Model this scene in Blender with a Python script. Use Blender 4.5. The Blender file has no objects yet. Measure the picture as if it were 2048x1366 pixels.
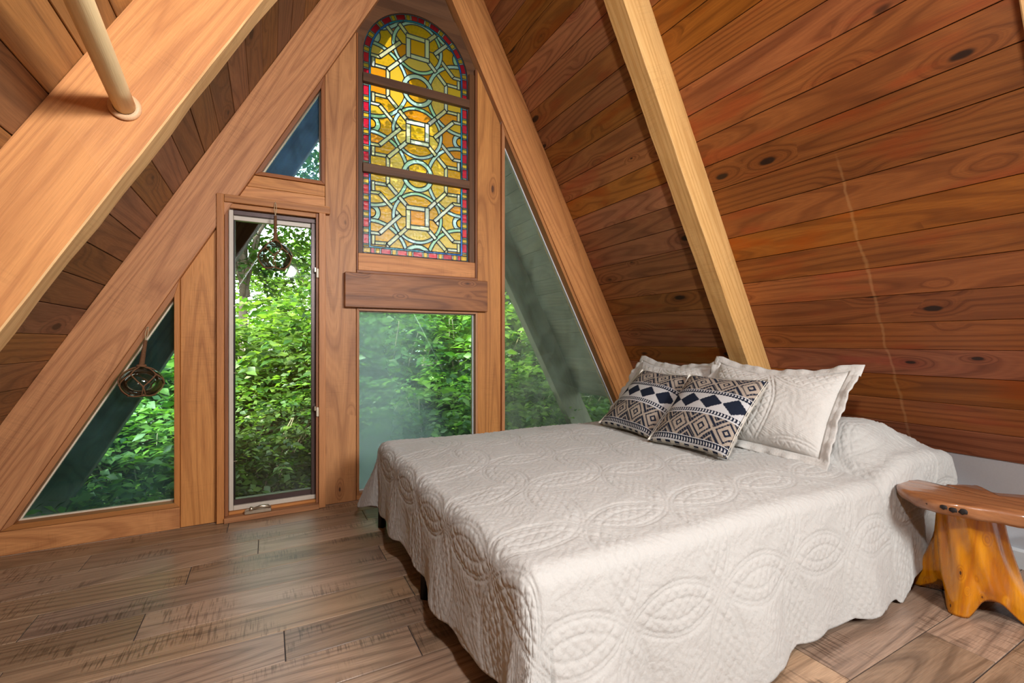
import bpy, bmesh, math, random
import numpy as np
from mathutils import Vector, Matrix
from mathutils.geometry import delaunay_2d_cdt

random.seed(7)
RNG = np.random.default_rng(11)
PI = math.pi
scene = bpy.context.scene
COL = scene.collection

# ---------------------------------------------------------------- camera
YAW = math.atan2(489, 919)
cam_data = bpy.data.cameras.new('camera')
cam_data.sensor_width = 36.0
cam_data.lens = 919.0 / 2048.0 * 36.0
cam_data.clip_start = 0.02
cam = bpy.data.objects.new('camera', cam_data)
COL.objects.link(cam)
cam.location = (0, 0, 1.0)
cam.rotation_euler = (PI / 2, 0, -YAW)
scene.camera = cam

# ---------------------------------------------------------------- view
vs = scene.view_settings
vs.view_transform = 'Standard'
vs.look = 'None'
vs.gamma = 1.0
vs.use_curve_mapping = False
vs.exposure = 0.12
scene.cycles.max_bounces = 7
scene.cycles.diffuse_bounces = 3
scene.cycles.glossy_bounces = 3
scene.cycles.transparent_max_bounces = 12
scene.cycles.caustics_reflective = False
scene.cycles.caustics_refractive = False
scene.cycles.sample_clamp_indirect = 6.0

# ---------------------------------------------------------------- world / sun / lamps
world = bpy.data.worlds.new('sky')
scene.world = world
world.use_nodes = True
wn = world.node_tree.nodes
wl = world.node_tree.links
wn.clear()
wo = wn.new('ShaderNodeOutputWorld')
wb = wn.new('ShaderNodeBackground')
wsky = wn.new('ShaderNodeTexSky')
wsky.sky_type = 'NISHITA'
wsky.sun_disc = False
wsky.sun_elevation = math.radians(48)
wsky.sun_rotation = math.radians(255)
wsky.air_density = 1.0
wsky.dust_density = 3.0
wb.inputs['Strength'].default_value = 2.8
whs = wn.new('ShaderNodeHueSaturation')      # hazy, whitish summer sky
whs.inputs['Saturation'].default_value = 0.4
whs.inputs['Value'].default_value = 1.1
wl.new(wsky.outputs[0], whs.inputs['Color'])
wl.new(whs.outputs[0], wb.inputs['Color'])
wl.new(wb.outputs[0], wo.inputs['Surface'])


def lamp(name, kind, loc, energy, color=(1, 1, 1), size=0.3, size_y=None, target=None, rot=None):
    d = bpy.data.lights.new(name, kind)
    d.energy = energy
    d.color = color
    if kind == 'AREA':
        d.size = size
        if size_y:
            d.shape = 'RECTANGLE'
            d.size_y = size_y
    elif kind == 'POINT':
        d.shadow_soft_size = size
    elif kind == 'SUN':
        d.angle = size
    o = bpy.data.objects.new(name, d)
    COL.objects.link(o)
    o.location = loc
    if target is not None:
        o.rotation_euler = (Vector(target) - Vector(loc)).to_track_quat('-Z', 'Y').to_euler()
    if rot is not None:
        o.rotation_euler = rot
    return o


# sun stands left of the house, high; it falls on the wood beyond the gable and on the roof
lamp('sun', 'SUN', (-9, -2.5, 12), 15.0, (1.0, 0.93, 0.78), size=math.radians(0.6), target=(0, 0, 0))
# room light: one lamp on the right behind the camera, one added unseen soft fill
lamp('room_lamp', 'POINT', (0.24, 0.0, 1.84), 100, (0.97, 0.99, 1.0), size=0.06)
lamp('rear_fill_light', 'AREA', (1.5, -1.6, 2.0), 120, (0.95, 0.99, 1.0), size=0.7, size_y=0.7, target=(0.9, 3.0, 1.3))  # added fill behind the camera, the rear wall has no window

# ================================================================ node helpers
class NT:
    def __init__(self, mat):
        mat.use_nodes = True
        self.t = mat.node_tree
        self.t.nodes.clear()
        self.out = self.t.nodes.new('ShaderNodeOutputMaterial')

    def n(self, typ, **kw):
        nd = self.t.nodes.new(typ)
        for k, v in kw.items():
            setattr(nd, k, v)
        return nd

    def put(self, sock, v):
        if isinstance(v, bpy.types.NodeSocket):
            self.t.links.new(v, sock)
        elif isinstance(v, (tuple, list)):
            if len(v) == 3 and sock.type == 'RGBA':
                v = (*v, 1)
            sock.default_value = v
        else:
            sock.default_value = v

    def math(self, op, a, b=0.0, c=None, clamp=False):
        nd = self.n('ShaderNodeMath', operation=op)
        nd.use_clamp = clamp
        self.put(nd.inputs[0], a)
        self.put(nd.inputs[1], b)
        if c is not None:
            self.put(nd.inputs[2], c)
        return nd.outputs[0]

    def vmath(self, op, a, b=(0, 0, 0)):
        nd = self.n('ShaderNodeVectorMath', operation=op)
        self.put(nd.inputs[0], a)
        self.put(nd.inputs[1], b)
        return nd.outputs[0]

    def mix(self, f, a, b, blend='MIX'):
        nd = self.n('ShaderNodeMix', data_type='RGBA', blend_type=blend)
        self.put(nd.inputs[0], f)
        self.put(nd.inputs[6], a)
        self.put(nd.inputs[7], b)
        return nd.outputs[2]

    def noise(self, vec, scale=5, detail=3, rough=0.5, dist=0.0):
        nd = self.n('ShaderNodeTexNoise')
        self.put(nd.inputs['Vector'], vec)
        self.put(nd.inputs['Scale'], scale)
        self.put(nd.inputs['Detail'], detail)
        self.put(nd.inputs['Roughness'], rough)
        self.put(nd.inputs['Distortion'], dist)
        return nd.outputs['Fac']

    def ramp(self, v, lo, hi, a=0.0, b=1.0, smooth=True):
        nd = self.n('ShaderNodeMapRange')
        nd.interpolation_type = 'SMOOTHSTEP' if smooth else 'LINEAR'
        self.put(nd.inputs[0], v)
        for i, x in enumerate((lo, hi, a, b)):
            self.put(nd.inputs[i + 1], x)
        return nd.outputs[0]

    def bump(self, h, dist=0.002, strength=1.0):
        nd = self.n('ShaderNodeBump')
        self.put(nd.inputs['Height'], h)
        nd.inputs['Distance'].default_value = dist
        nd.inputs['Strength'].default_value = strength
        return nd.outputs[0]

    def bsdf(self, color, rough=0.5, normal=None, metallic=0.0, spec=0.5, **kw):
        nd = self.n('ShaderNodeBsdfPrincipled')
        self.put(nd.inputs['Base Color'], color)
        self.put(nd.inputs['Roughness'], rough)
        self.put(nd.inputs['Metallic'], metallic)
        self.put(nd.inputs['Specular IOR Level'], spec)
        if normal is not None:
            self.put(nd.inputs['Normal'], normal)
        for k, v in kw.items():
            self.put(nd.inputs[k], v)
        return nd.outputs[0]

    def done(self, sh):
        self.t.links.new(sh, self.out.inputs['Surface'])


def new_mat(name):
    m = bpy.data.materials.new(name)
    return m, NT(m)


def wood(name, light, dark, vary=0.25, knots=0.0, rough=0.5, ring=1.0, density=26.0, stretch=0.10,
         scale=3.0, spec=0.35, saw=0.0, knot_col=(0.03, 0.012, 0.006), hue=0.0, streak=False, red=None, coat=0.0,
         fine=0.28, bumpd=0.0012, kscale=1.0):
    """procedural board: local X is the grain direction"""
    m, t = new_mat(name)
    tc = t.n('ShaderNodeTexCoord').outputs['Object']
    oi = t.n('ShaderNodeObjectInfo').outputs['Random']
    off = t.n('ShaderNodeCombineXYZ')
    t.put(off.inputs[0], t.math('MULTIPLY', oi, 41.0))
    t.put(off.inputs[1], t.math('MULTIPLY', oi, 173.0))
    t.put(off.inputs[2], t.math('MULTIPLY', oi, 97.0))
    P = t.vmath('ADD', tc, off.outputs[0])
    Ps = t.vmath('MULTIPLY', P, (stretch, 1.0, 1.0))
    base = t.noise(Ps, scale, 2, 0.45)
    sep = t.n('ShaderNodeSeparateXYZ')
    t.put(sep.inputs[0], P)
    kmask = None
    field = t.math('MULTIPLY', base, density)
    if knots > 0:
        Pk = t.vmath('MULTIPLY', P, (2.8 * kscale, 7.0 * kscale, 2.0 * kscale))
        wob = t.noise(P, 14, 2, 0.5)
        vo = t.n('ShaderNodeTexVoronoi')
        t.put(vo.inputs['Vector'], Pk)
        vo.inputs['Scale'].default_value = 1.0
        vd = vo.outputs['Distance']
        rnd = t.n('ShaderNodeSeparateColor')
        t.put(rnd.inputs[0], vo.outputs['Color'])
        on = t.ramp(rnd.outputs[0], 1.0 - knots, 1.0 - knots + 0.02, 0, 1)
        size = t.math('MULTIPLY_ADD', rnd.outputs[1], 0.10, 0.05)
        d2 = t.math('ADD', vd, t.math('MULTIPLY_ADD', wob, 0.08, -0.04))
        kd = t.math('DIVIDE', d2, size)
        kmask = t.math('MULTIPLY', t.ramp(kd, 0.7, 1.15, 1, 0), on)
        halo = t.math('MULTIPLY', t.ramp(kd, 0.9, 4.2, 1, 0), on)
        field = t.math('ADD', field, t.math('MULTIPLY', halo, 2.0))
    rings = t.math('SINE', t.math('MULTIPLY', field, 6.283))
    r01 = t.math('POWER', t.math('MULTIPLY_ADD', rings, 0.5, 0.5), 2.4)
    rings2 = t.math('SINE', t.math('MULTIPLY', field, 6.283 * 4.3))
    Pf = t.vmath('MULTIPLY', P, (0.035, 1.0, 1.0))
    fineg = t.noise(Pf, 260, 3, 0.6)
    blot = t.noise(t.vmath('MULTIPLY', P, (0.3, 1, 1)), 5.5, 3, 0.55)
    f = t.math('MULTIPLY_ADD', t.math('MULTIPLY', r01, ring), 0.55, t.math('ADD', t.math('MULTIPLY', rings2, 0.09 * ring), t.math('MULTIPLY_ADD', blot, 0.9, -0.25)), clamp=True)
    col = t.mix(f, light, dark)
    if red is not None:
        col = t.mix(t.ramp(t.noise(t.vmath('MULTIPLY', P, (0.25, 1, 1)), 9, 2, 0.5), 0.52, 0.72, 0, 0.75), col, red)
    col = t.mix(t.ramp(fineg, 0.35, 0.75, 0, fine), col, t.mix(1.0, col, (0.35, 0.3, 0.26), 'MULTIPLY'))
    if saw > 0:
        Psaw = t.vmath('MULTIPLY', P, (1.0, 0.06, 0.06))
        sw = t.noise(Psaw, 150, 2, 0.6)
        msk = t.ramp(t.noise(t.vmath('MULTIPLY', P, (0.6, 1, 1)), 6, 2, 0.5), 0.5, 0.62, 0, saw)
        col = t.mix(t.math('MULTIPLY', t.ramp(sw, 0.5, 0.62), msk), col, t.mix(1.0, col, (0.25, 0.22, 0.2), 'MULTIPLY'))
    if kmask is not None:
        col = t.mix(t.math('MULTIPLY', halo, 0.35), col, t.mix(1.0, col, (0.5, 0.35, 0.3), 'MULTIPLY'))
        col = t.mix(kmask, col, knot_col)
    if streak:
        pos = t.n('ShaderNodeSeparateXYZ')
        t.put(pos.inputs[0], t.n('ShaderNodeNewGeometry').outputs['Position'])
        wv = t.noise(t.n('ShaderNodeNewGeometry').outputs['Position'], 6, 3, 0.6)
        y0 = t.math('MULTIPLY_ADD', wv, 0.05, 1.09)
        dd = t.math('ABSOLUTE', t.math('SUBTRACT', pos.outputs[1], y0))
        sm = t.math('MULTIPLY', t.ramp(dd, 0.001, 0.010, 0.3, 0), t.ramp(pos.outputs[2], 1.75, 1.85, 1, 0))
        col = t.mix(sm, col, (0.55, 0.3, 0.13))
    hsv = t.n('ShaderNodeHueSaturation')
    t.put(hsv.inputs['Color'], col)
    r2 = t.math('FRACT', t.math('MULTIPLY', oi, 17.31))
    r3 = t.math('FRACT', t.math('MULTIPLY', oi, 53.7))
    t.put(hsv.inputs['Value'], t.math('MULTIPLY_ADD', r2, 2 * vary, 1.0 - vary))
    t.put(hsv.inputs['Hue'], t.math('MULTIPLY_ADD', r3, hue, 0.5 - hue / 2))
    t.put(hsv.inputs['Saturation'], t.math('MULTIPLY_ADD', r3, 0.16, 0.92))
    h = t.math('MULTIPLY', fineg, 0.7)
    rr = t.math('MULTIPLY_ADD', fineg, 0.18, rough - 0.09)
    sh = t.bsdf(hsv.outputs[0], rr, t.bump(h, bumpd, 0.7), spec=spec, **({'Coat Weight': coat, 'Coat Roughness': 0.12} if coat else {}))
    t.done(sh)
    return m


def plain(name, color, rough=0.5, metallic=0.0, spec=0.5, var=0.08, nscale=40, bumpd=0.0005):
    m, t = new_mat(name)
    tc = t.n('ShaderNodeTexCoord').outputs['Object']
    nz = t.noise(tc, nscale, 3, 0.6)
    c2 = tuple(c * (1 - 2.5 * var) for c in color)
    c3 = tuple(min(1, c * (1 + var)) for c in color)
    t.done(t.bsdf(t.mix(nz, c2, c3), rough, t.bump(nz, bumpd, 0.5), metallic, spec))
    return m


def glass_pane(name, tint=(0.9, 0.97, 0.94), haze=0.0, haze_col=(0.7, 0.8, 0.78), hmap=None, refl=1.0):
    m, t = new_mat(name)
    tr = t.n('ShaderNodeBsdfTransparent')
    t.put(tr.inputs[0], tint)
    gl = t.n('ShaderNodeBsdfGlossy')
    gl.inputs['Roughness'].default_value = 0.02
    fr = t.n('ShaderNodeFresnel')
    fr.inputs[0].default_value = 1.5
    mx = t.n('ShaderNodeMixShader')
    t.put(mx.inputs[0], t.math('MULTIPLY', fr.outputs[0], refl))
    t.put(mx.inputs[1], tr.outputs[0])
    t.put(mx.inputs[2], gl.outputs[0])
    sh = mx.outputs[0]
    if haze > 0:
        di = t.n('ShaderNodeBsdfDiffuse')
        tl = t.n('ShaderNodeBsdfTranslucent')
        t.put(di.inputs[0], haze_col)
        t.put(tl.inputs[0], haze_col)
        hm = t.n('ShaderNodeMixShader')
        hm.inputs[0].default_value = 0.6
        t.put(hm.inputs[1], di.outputs[0])
        t.put(hm.inputs[2], tl.outputs[0])
        tc = t.n('ShaderNodeTexCoord').outputs['Object']
        fac = hmap(t, tc)
        fac = t.math('MULTIPLY', fac, haze, clamp=True)
        m2 = t.n('ShaderNodeMixShader')
        t.put(m2.inputs[0], fac)
        t.put(m2.inputs[1], sh)
        t.put(m2.inputs[2], hm.outputs[0])
        sh = m2.outputs[0]
    t.done(sh)
    return m


M = {}
M['ceil_r'] = wood('ceiling_pine_red', (0.35, 0.118, 0.034), (0.165, 0.048, 0.014), vary=0.22, knots=0.55, rough=0.42,
                   density=24, stretch=0.085, scale=2.8, red=(0.34, 0.075, 0.022), hue=0.014, streak=True)
M['ceil_g'] = wood('ceiling_pine_brown', (0.42, 0.17, 0.055), (0.19, 0.068, 0.023), vary=0.24, knots=0.6, rough=0.45,
                   density=26, stretch=0.085, scale=2.8, red=(0.32, 0.08, 0.025), hue=0.012)
M['ceil_l'] = wood('ceiling_pine_dark', (0.31, 0.145, 0.056), (0.14, 0.06, 0.025), vary=0.28, knots=0.40, rough=0.45,
                   density=26, stretch=0.085, scale=2.8, hue=0.014)
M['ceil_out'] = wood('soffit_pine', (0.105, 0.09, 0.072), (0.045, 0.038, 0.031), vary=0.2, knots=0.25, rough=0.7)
M['rafter_new'] = wood('rafter_fir_golden', (0.70, 0.42, 0.17), (0.52, 0.275, 0.092), vary=0.04, rough=0.6, density=26,
                       stretch=0.05, scale=3.5, saw=0.10, fine=0.25, spec=0.25)
M['rafter_old'] = wood('rafter_fir_orange', (0.62, 0.255, 0.063), (0.43, 0.155, 0.036), vary=0.03, rough=0.5, density=28,
                       stretch=0.05, scale=3.2, saw=0.10, fine=0.22)
M['gable'] = wood('gable_cedar', (0.61, 0.258, 0.074), (0.38, 0.138, 0.036), vary=0.12, rough=0.52, density=26,
                  stretch=0.055, scale=3.4, saw=0.12, fine=0.3, hue=0.006)
M['gable_knot'] = wood('gable_pine_knotty', (0.58, 0.245, 0.068), (0.34, 0.125, 0.033), vary=0.08, rough=0.5, density=22,
                       stretch=0.06, scale=3.0, knots=0.3, kscale=1.5, saw=0.12, knot_col=(0.1, 0.035, 0.012))
M['beam_dark'] = wood('beam_pine_dark', (0.37, 0.135, 0.036), (0.15, 0.048, 0.015), vary=0.05, rough=0.5, density=20,
                      stretch=0.07, scale=3.0, knots=0.5, kscale=1.5, knot_col=(0.08, 0.03, 0.012))
M['trim'] = wood('trim_cedar', (0.50, 0.215, 0.08), (0.32, 0.125, 0.045), vary=0.12, rough=0.5, density=7, stretch=0.05, scale=5)
M['stop'] = wood('trim_stop_rust', (0.30, 0.105, 0.034), (0.17, 0.055, 0.018), vary=0.15, rough=0.5, density=7, stretch=0.05, scale=5)
M['glass_frame'] = wood('stained_glass_frame_wood', (0.15, 0.066, 0.028), (0.075, 0.032, 0.015), vary=0.1, rough=0.5, density=8,
                        stretch=0.05, scale=4)
M['floor'] = wood('floor_laminate', (0.41, 0.27, 0.175), (0.18, 0.115, 0.075), vary=0.30, rough=0.34, density=24,
                  stretch=0.06, scale=3.0, saw=0.6, knots=0.10, knot_col=(0.03, 0.017, 0.012), hue=0.008, spec=0.45, fine=0.4)
M['rod'] = wood('rod_beech', (0.78, 0.58, 0.29), (0.68, 0.47, 0.22), vary=0.02, rough=0.4, density=4, stretch=0.06, scale=3, fine=0.12)
M['rosette'] = wood('rosette_birch', (0.62, 0.37, 0.2), (0.5, 0.28, 0.14), vary=0.02, rough=0.5, density=5, fine=0.15)
M['bench'] = wood('bench_cedar_varnished', (0.64, 0.27, 0.04), (0.38, 0.11, 0.013), vary=0.02, rough=0.28, density=9, stretch=0.22,
                  scale=4.5, knots=0.45, kscale=5.0, coat=0.7, knot_col=(0.05, 0.016, 0.006), fine=0.2)
M['bench_top'] = wood('bench_slab_varnished', (0.33, 0.125, 0.036), (0.19, 0.062, 0.018), vary=0.02, rough=0.3, density=11, stretch=0.18,
                      scale=3.5, coat=0.7, fine=0.2)
M['bark'] = wood('bench_bark_hole', (0.02, 0.013, 0.01), (0.006, 0.005, 0.005), vary=0.0, rough=0.7)
M['plaster'] = plain('knee_wall_paint', (0.50, 0.53, 0.57), 0.7, nscale=120, var=0.03)
M['baseboard'] = plain('baseboard_paint', (0.62, 0.66, 0.68), 0.4, var=0.02)
M['gap'] = plain('dark_gap', (0.016, 0.011, 0.008), 0.9)
M['seam'] = plain('floor_seam', (0.035, 0.035, 0.042), 0.6)
M['steel'] = plain('bed_steel', (0.022, 0.016, 0.013), 0.35, 0.6)
M['ticking'] = plain('mattress_ticking', (0.62, 0.6, 0.56), 0.9)
M['sash_beige'] = plain('sash_beige_vinyl', (0.55, 0.47, 0.38), 0.4, var=0.03)
M['sash_brown'] = plain('sash_bronze', (0.075, 0.045, 0.04), 0.35, 0.4)
M['metal'] = plain('champagne_metal', (0.55, 0.46, 0.34), 0.3, 0.85)
M['ivory'] = plain('ivory_plastic', (0.72, 0.62, 0.47), 0.4)
M['rope'] = plain('rope_brown', (0.20, 0.085, 0.032), 0.85, nscale=400, var=0.2, bumpd=0.002)
M['twine'] = plain('twine_tan', (0.52, 0.38, 0.22), 0.85, nscale=400, var=0.1)
M['lead'] = plain('lead_came', (0.035, 0.04, 0.042), 0.5, 0.5)
M['bark_tree'] = plain('tree_bark', (0.16, 0.12, 0.085), 0.95, nscale=9, var=0.3, bumpd=0.02)
M['bark_light'] = plain('twig_bark', (0.34, 0.27, 0.18), 0.9, nscale=30, var=0.2)
M['soil'] = plain('forest_soil', (0.05, 0.055, 0.02), 0.95, nscale=3, var=0.3)


def hz_low(t, tc):     # condensation: strong on the left and upper part, clear on the right
    s = t.n('ShaderNodeSeparateXYZ')
    t.put(s.inputs[0], tc)
    n1 = t.noise(tc, 2.6, 4, 0.6, 0.6)
    g = t.ramp(s.outputs[0], -0.42, 0.36, 1.0, 0.0)
    return t.ramp(t.math('ADD', t.math('MULTIPLY', g, 0.72), t.math('MULTIPLY', n1, 0.55)), 0.3, 0.95, 0.03, 1)


def hz_tri(t, tc):     # wiped-looking film
    n1 = t.noise(t.vmath('MULTIPLY', tc, (1.5, 1, 0.5)), 3.2, 4, 0.6, 1.2)
    n2 = t.noise(t.vmath('MULTIPLY', tc, (3, 1, 0.6)), 9, 3, 0.6, 0.5)
    return t.math('ADD', t.ramp(n1, 0.3, 0.75, 0.2, 0.9), t.math('MULTIPLY', n2, 0.25))


M['pane'] = glass_pane('clear_pane', (0.92, 0.97, 0.95))
M['pane_teal'] = glass_pane('teal_tinted_pane', (0.72, 0.93, 0.86), haze=0.07, haze_col=(0.3, 0.55, 0.6), hmap=hz_tri)
M['pane_sky_tint'] = glass_pane('sky_sheen_pane', (0.8, 0.95, 1.0), haze=0.30, haze_col=(0.22, 0.42, 0.68), hmap=hz_tri)  # blue of the haze stands in for sky reflected on the glass
M['pane_fog'] = glass_pane('condensed_pane', (0.78, 0.95, 0.86), haze=0.33, haze_col=(0.56, 0.68, 0.68), hmap=hz_low)
M['pane_film'] = glass_pane('filmy_pane', (0.84, 0.92, 0.80), haze=0.30, haze_col=(0.30, 0.34, 0.28), hmap=hz_tri)

# ================================================================ object helpers
def link(o, parent=None):
    COL.objects.link(o)
    if parent is not None:
        o.parent = parent
    return o


def tag(o, label=None, cat=None, group=None, kind=None):
    if label:
        o['label'] = label
    if cat:
        o['category'] = cat
    if group:
        o['group'] = group
    if kind:
        o['kind'] = kind
    return o


def empty(name, loc=(0, 0, 0), **kw):
    o = bpy.data.objects.new(name, None)
    o.empty_display_size = 0.05
    COL.objects.link(o)
    o.location = loc
    return tag(o, **kw)


def mesh_obj(name, verts, faces, mat, parent=None, smooth=False, matrix=None):
    me = bpy.data.meshes.new(name)
    me.from_pydata([tuple(map(float, v)) for v in verts], [], [tuple(map(int, f)) for f in faces])
    if smooth:
        me.polygons.foreach_set('use_smooth', [True] * len(me.polygons))
    me.update()
    if mat:
        me.materials.append(mat)
    o = bpy.data.objects.new(name, me)
    COL.objects.link(o)
    put(o, parent, matrix)
    return o


def world_of(p):
    m = Matrix.LocRotScale(p.location, p.rotation_euler, p.scale)
    return world_of(p.parent) @ m if p.parent else m


def put(o, parent, matrix):
    """matrix is the world matrix"""
    mat = matrix if matrix is not None else Matrix.Identity(4)
    if parent is not None:
        o.parent = parent
        mat = world_of(parent).inverted() @ mat
    loc, rot, sc = mat.decompose()
    o.location = loc
    o.rotation_euler = rot.to_euler()
    o.scale = sc


def bm_obj(name, bm, mat, parent=None, smooth=False, matrix=None):
    me = bpy.data.meshes.new(name)
    bmesh.ops.recalc_face_normals(bm, faces=bm.faces[:])
    bm.to_mesh(me)
    bm.free()
    if smooth:
        me.polygons.foreach_set('use_smooth', [True] * len(me.polygons))
    me.materials.append(mat)
    o = bpy.data.objects.new(name, me)
    COL.objects.link(o)
    put(o, parent, matrix)
    return o


_cache = {}


def board_mesh(l, w, h, bev, mat):
    key = (round(l, 4), round(w, 4), round(h, 4), bev, mat.name)
    if key not in _cache:
        bm = bmesh.new()
        bmesh.ops.create_cube(bm, size=1.0)
        for v in bm.verts:
            v.co = Vector((v.co.x * l, v.co.y * w, v.co.z * h))
        if bev:
            bmesh.ops.bevel(bm, geom=bm.edges[:], offset=bev, segments=1, affect='EDGES')
        me = bpy.data.meshes.new('board')
        bm.to_mesh(me)
        bm.free()
        me.materials.append(mat)
        _cache[key] = me
    return _cache[key]


def board(name, l, w, h, mat, matrix, parent=None, bev=0.002):
    o = bpy.data.objects.new(name, board_mesh(l, w, h, bev, mat))
    COL.objects.link(o)
    put(o, parent, matrix)
    return o


def frame_matrix(origin, xa, ya, za):
    m = Matrix.Identity(4)
    for i, a in enumerate((xa, ya, za)):
        for r in range(3):
            m[r][i] = a[r]
    for r in range(3):
        m[r][3] = origin[r]
    return m


def prism(name, poly, y0, y1, mat, parent=None, grain=None, bev=0.002):
    """polygon in (x,z) extruded from y0 to y1; local X = grain direction"""
    cx = sum(p[0] for p in poly) / len(poly)
    cz = sum(p[1] for p in poly) / len(poly)
    if grain is None:
        a = max(range(len(poly)), key=lambda i: math.dist(poly[i], poly[(i + 1) % len(poly)]))
        p, q = poly[a], poly[(a + 1) % len(poly)]
        grain = (q[0] - p[0], q[1] - p[1])
    g = Vector((grain[0], 0, grain[1])).normalized()
    yv = Vector((0, 1, 0))
    up = g.cross(yv)          # local z
    mtx = frame_matrix((cx, (y0 + y1) / 2, cz), g, up, -yv) if False else frame_matrix((cx, (y0 + y1) / 2, cz), g, up, g.cross(up))
    inv = mtx.inverted()
    bm = bmesh.new()
    lo = [bm.verts.new(inv @ Vector((p[0], y0, p[1]))) for p in poly]
    hi = [bm.verts.new(inv @ Vector((p[0], y1, p[1]))) for p in poly]
    n = len(poly)
    bm.faces.new(lo)
    bm.faces.new(hi[::-1])
    for i in range(n):
        bm.faces.new((lo[i], hi[i], hi[(i + 1) % n], lo[(i + 1) % n]))
    bmesh.ops.recalc_face_normals(bm, faces=bm.faces[:])
    if bev:
        bmesh.ops.bevel(bm, geom=bm.edges[:], offset=bev, segments=1, affect='EDGES')
    return bm_obj(name, bm, mat, parent, matrix=mtx)


def rect(x0, x1, z0, z1):
    return [(x0, z0), (x1, z0), (x1, z1), (x0, z1)]


def tube_geo(pts, rad, n=8, closed=False, caps=True):
    pts = [Vector(p) for p in pts]
    k = len(pts)
    rads = rad if isinstance(rad, (list, tuple, np.ndarray)) else [rad] * k
    verts, faces = [], []
    prev = None
    for i, p in enumerate(pts):
        a = pts[(i - 1) % k] if (closed or i > 0) else p
        b = pts[(i + 1) % k] if (closed or i < k - 1) else p
        d = (b - a).normalized()
        if prev is None:
            ref = Vector((0, 0, 1)) if abs(d.z) < 0.9 else Vector((1, 0, 0))
            u = d.cross(ref).normalized()
        else:
            u = (prev - d * prev.dot(d)).normalized()
        prev = u
        w = d.cross(u)
        for j in range(n):
            t = 2 * PI * j / n
            verts.append(p + (u * math.cos(t) + w * math.sin(t)) * rads[i])
    segs = k if closed else k - 1
    for i in range(segs):
        for j in range(n):
            a = i * n + j
            b = i * n + (j + 1) % n
            c = ((i + 1) % k) * n + (j + 1) % n
            d = ((i + 1) % k) * n + j
            faces.append((a, b, c, d))
    if caps and not closed:
        faces.append(tuple(range(n))[::-1])
        faces.append(tuple((k - 1) * n + j for j in range(n)))
    return verts, faces


def join_geo(parts):
    V, F = [], []
    for v, f in parts:
        o = len(V)
        V.extend(v)
        F.extend(tuple(i + o for i in x) for x in f)
    return V, F


def tube(name, pts, rad, mat, parent=None, n=8, closed=False, matrix=None):
    v, f = tube_geo(pts, rad, n, closed)
    return mesh_obj(name, v, f, mat, parent, True, matrix)


# ================================================================ the A-frame: two slopes
TL, TR = 1.783, 1.9
aL, aR = math.atan(TL), math.atan(TR)
XL0, XR0 = -1.4355, 3.168            # where each slope meets the floor
nL = Vector((math.sin(aL), 0, -math.cos(aL)))
nR = Vector((-math.sin(aR), 0, -math.cos(aR)))
dLs = Vector((math.cos(aL), 0, math.sin(aL)))      # up the slope
dRs = Vector((-math.cos(aR), 0, math.sin(aR)))
APX = (XR0 * TR + XL0 * TL) / (TL + TR)
APZ = (APX - XL0) * TL
SLmax, SRmax = APZ / math.sin(aL), APZ / math.sin(aR)
YW = 3.026                            # gable plane
YB = -2.2                             # rear wall
YOUT = 4.10                           # end of the overhang


def Lp(s, d, y):
    return Vector((XL0, y, 0)) + dLs * s + nL * d


def Rp(s, d, y):
    return Vector((XR0, y, 0)) + dRs * s + nR * d


def Lx(d, z):
    return XL0 + z / TL + d / math.sin(aL)


def Rx(d, z):
    return XR0 - z / TR - d / math.sin(aR)


def Lz(d, x):
    return (x - XL0 - d / math.sin(aL)) * TL


def Rz(d, x):
    return (XR0 - d / math.sin(aR) - x) * TR


def slab(name, P, s0, s1, d0, d1, y0, y1, mat, parent=None):
    v = [P(s, d, y) for d in (d0, d1) for (s, y) in ((s0, y0), (s1, y0), (s1, y1), (s0, y1))]
    f = [(0, 1, 2, 3), (7, 6, 5, 4), (0, 4, 5, 1), (1, 5, 6, 2), (2, 6, 7, 3), (3, 7, 4, 0)]
    return mesh_obj(name, v, f, mat, parent)


wallR = slab('wall_right', Rp, 0.50, SRmax + 0.25, -0.16, -0.022, YB, YOUT, M['gap'])
tag(wallR, 'right sloping roof wall of stained knotty pine boards behind the bed', 'wall', kind='structure')
wallL = slab('wall_left', Lp, -0.1, SLmax + 0.25, -0.16, -0.022, YB, YOUT, M['gap'])
tag(wallL, 'left sloping roof wall of dark stained boards beyond the wide rafter', 'wall', kind='structure')


ridge = prism('ridge_cap', [(APX - 0.16, APZ - 0.10), (APX + 0.16, APZ - 0.10), (APX + 0.22, APZ + 0.25), (APX - 0.22, APZ + 0.25)], YB, YOUT, M['gap'], bev=0)  # unseen cap, added to block sun leaking in at the apex
tag(ridge, 'dark unseen ridge cap added to keep the sun from leaking between the slopes', 'ridge', kind='structure')


def slope_boards(P, ds, nn, start, pitch, smin, smax, y0, y1, mat, parent):
    L = y1 - y0
    s = start
    while s < smax:
        s0, s1 = max(s, smin), min(s + pitch, smax)
        if s1 - s0 > 0.03:
            c = P((s0 + s1) / 2, -0.011 + random.uniform(-0.0012, 0.0012), (y0 + y1) / 2)
            xa = Vector((0, 1, 0))
            za = nn
            ya = za.cross(xa)
            board('ceiling_board', L, s1 - s0 - 0.0030, 0.020, mat, frame_matrix(c, xa, ya, za), parent, 0.0018)
        s += pitch


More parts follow.
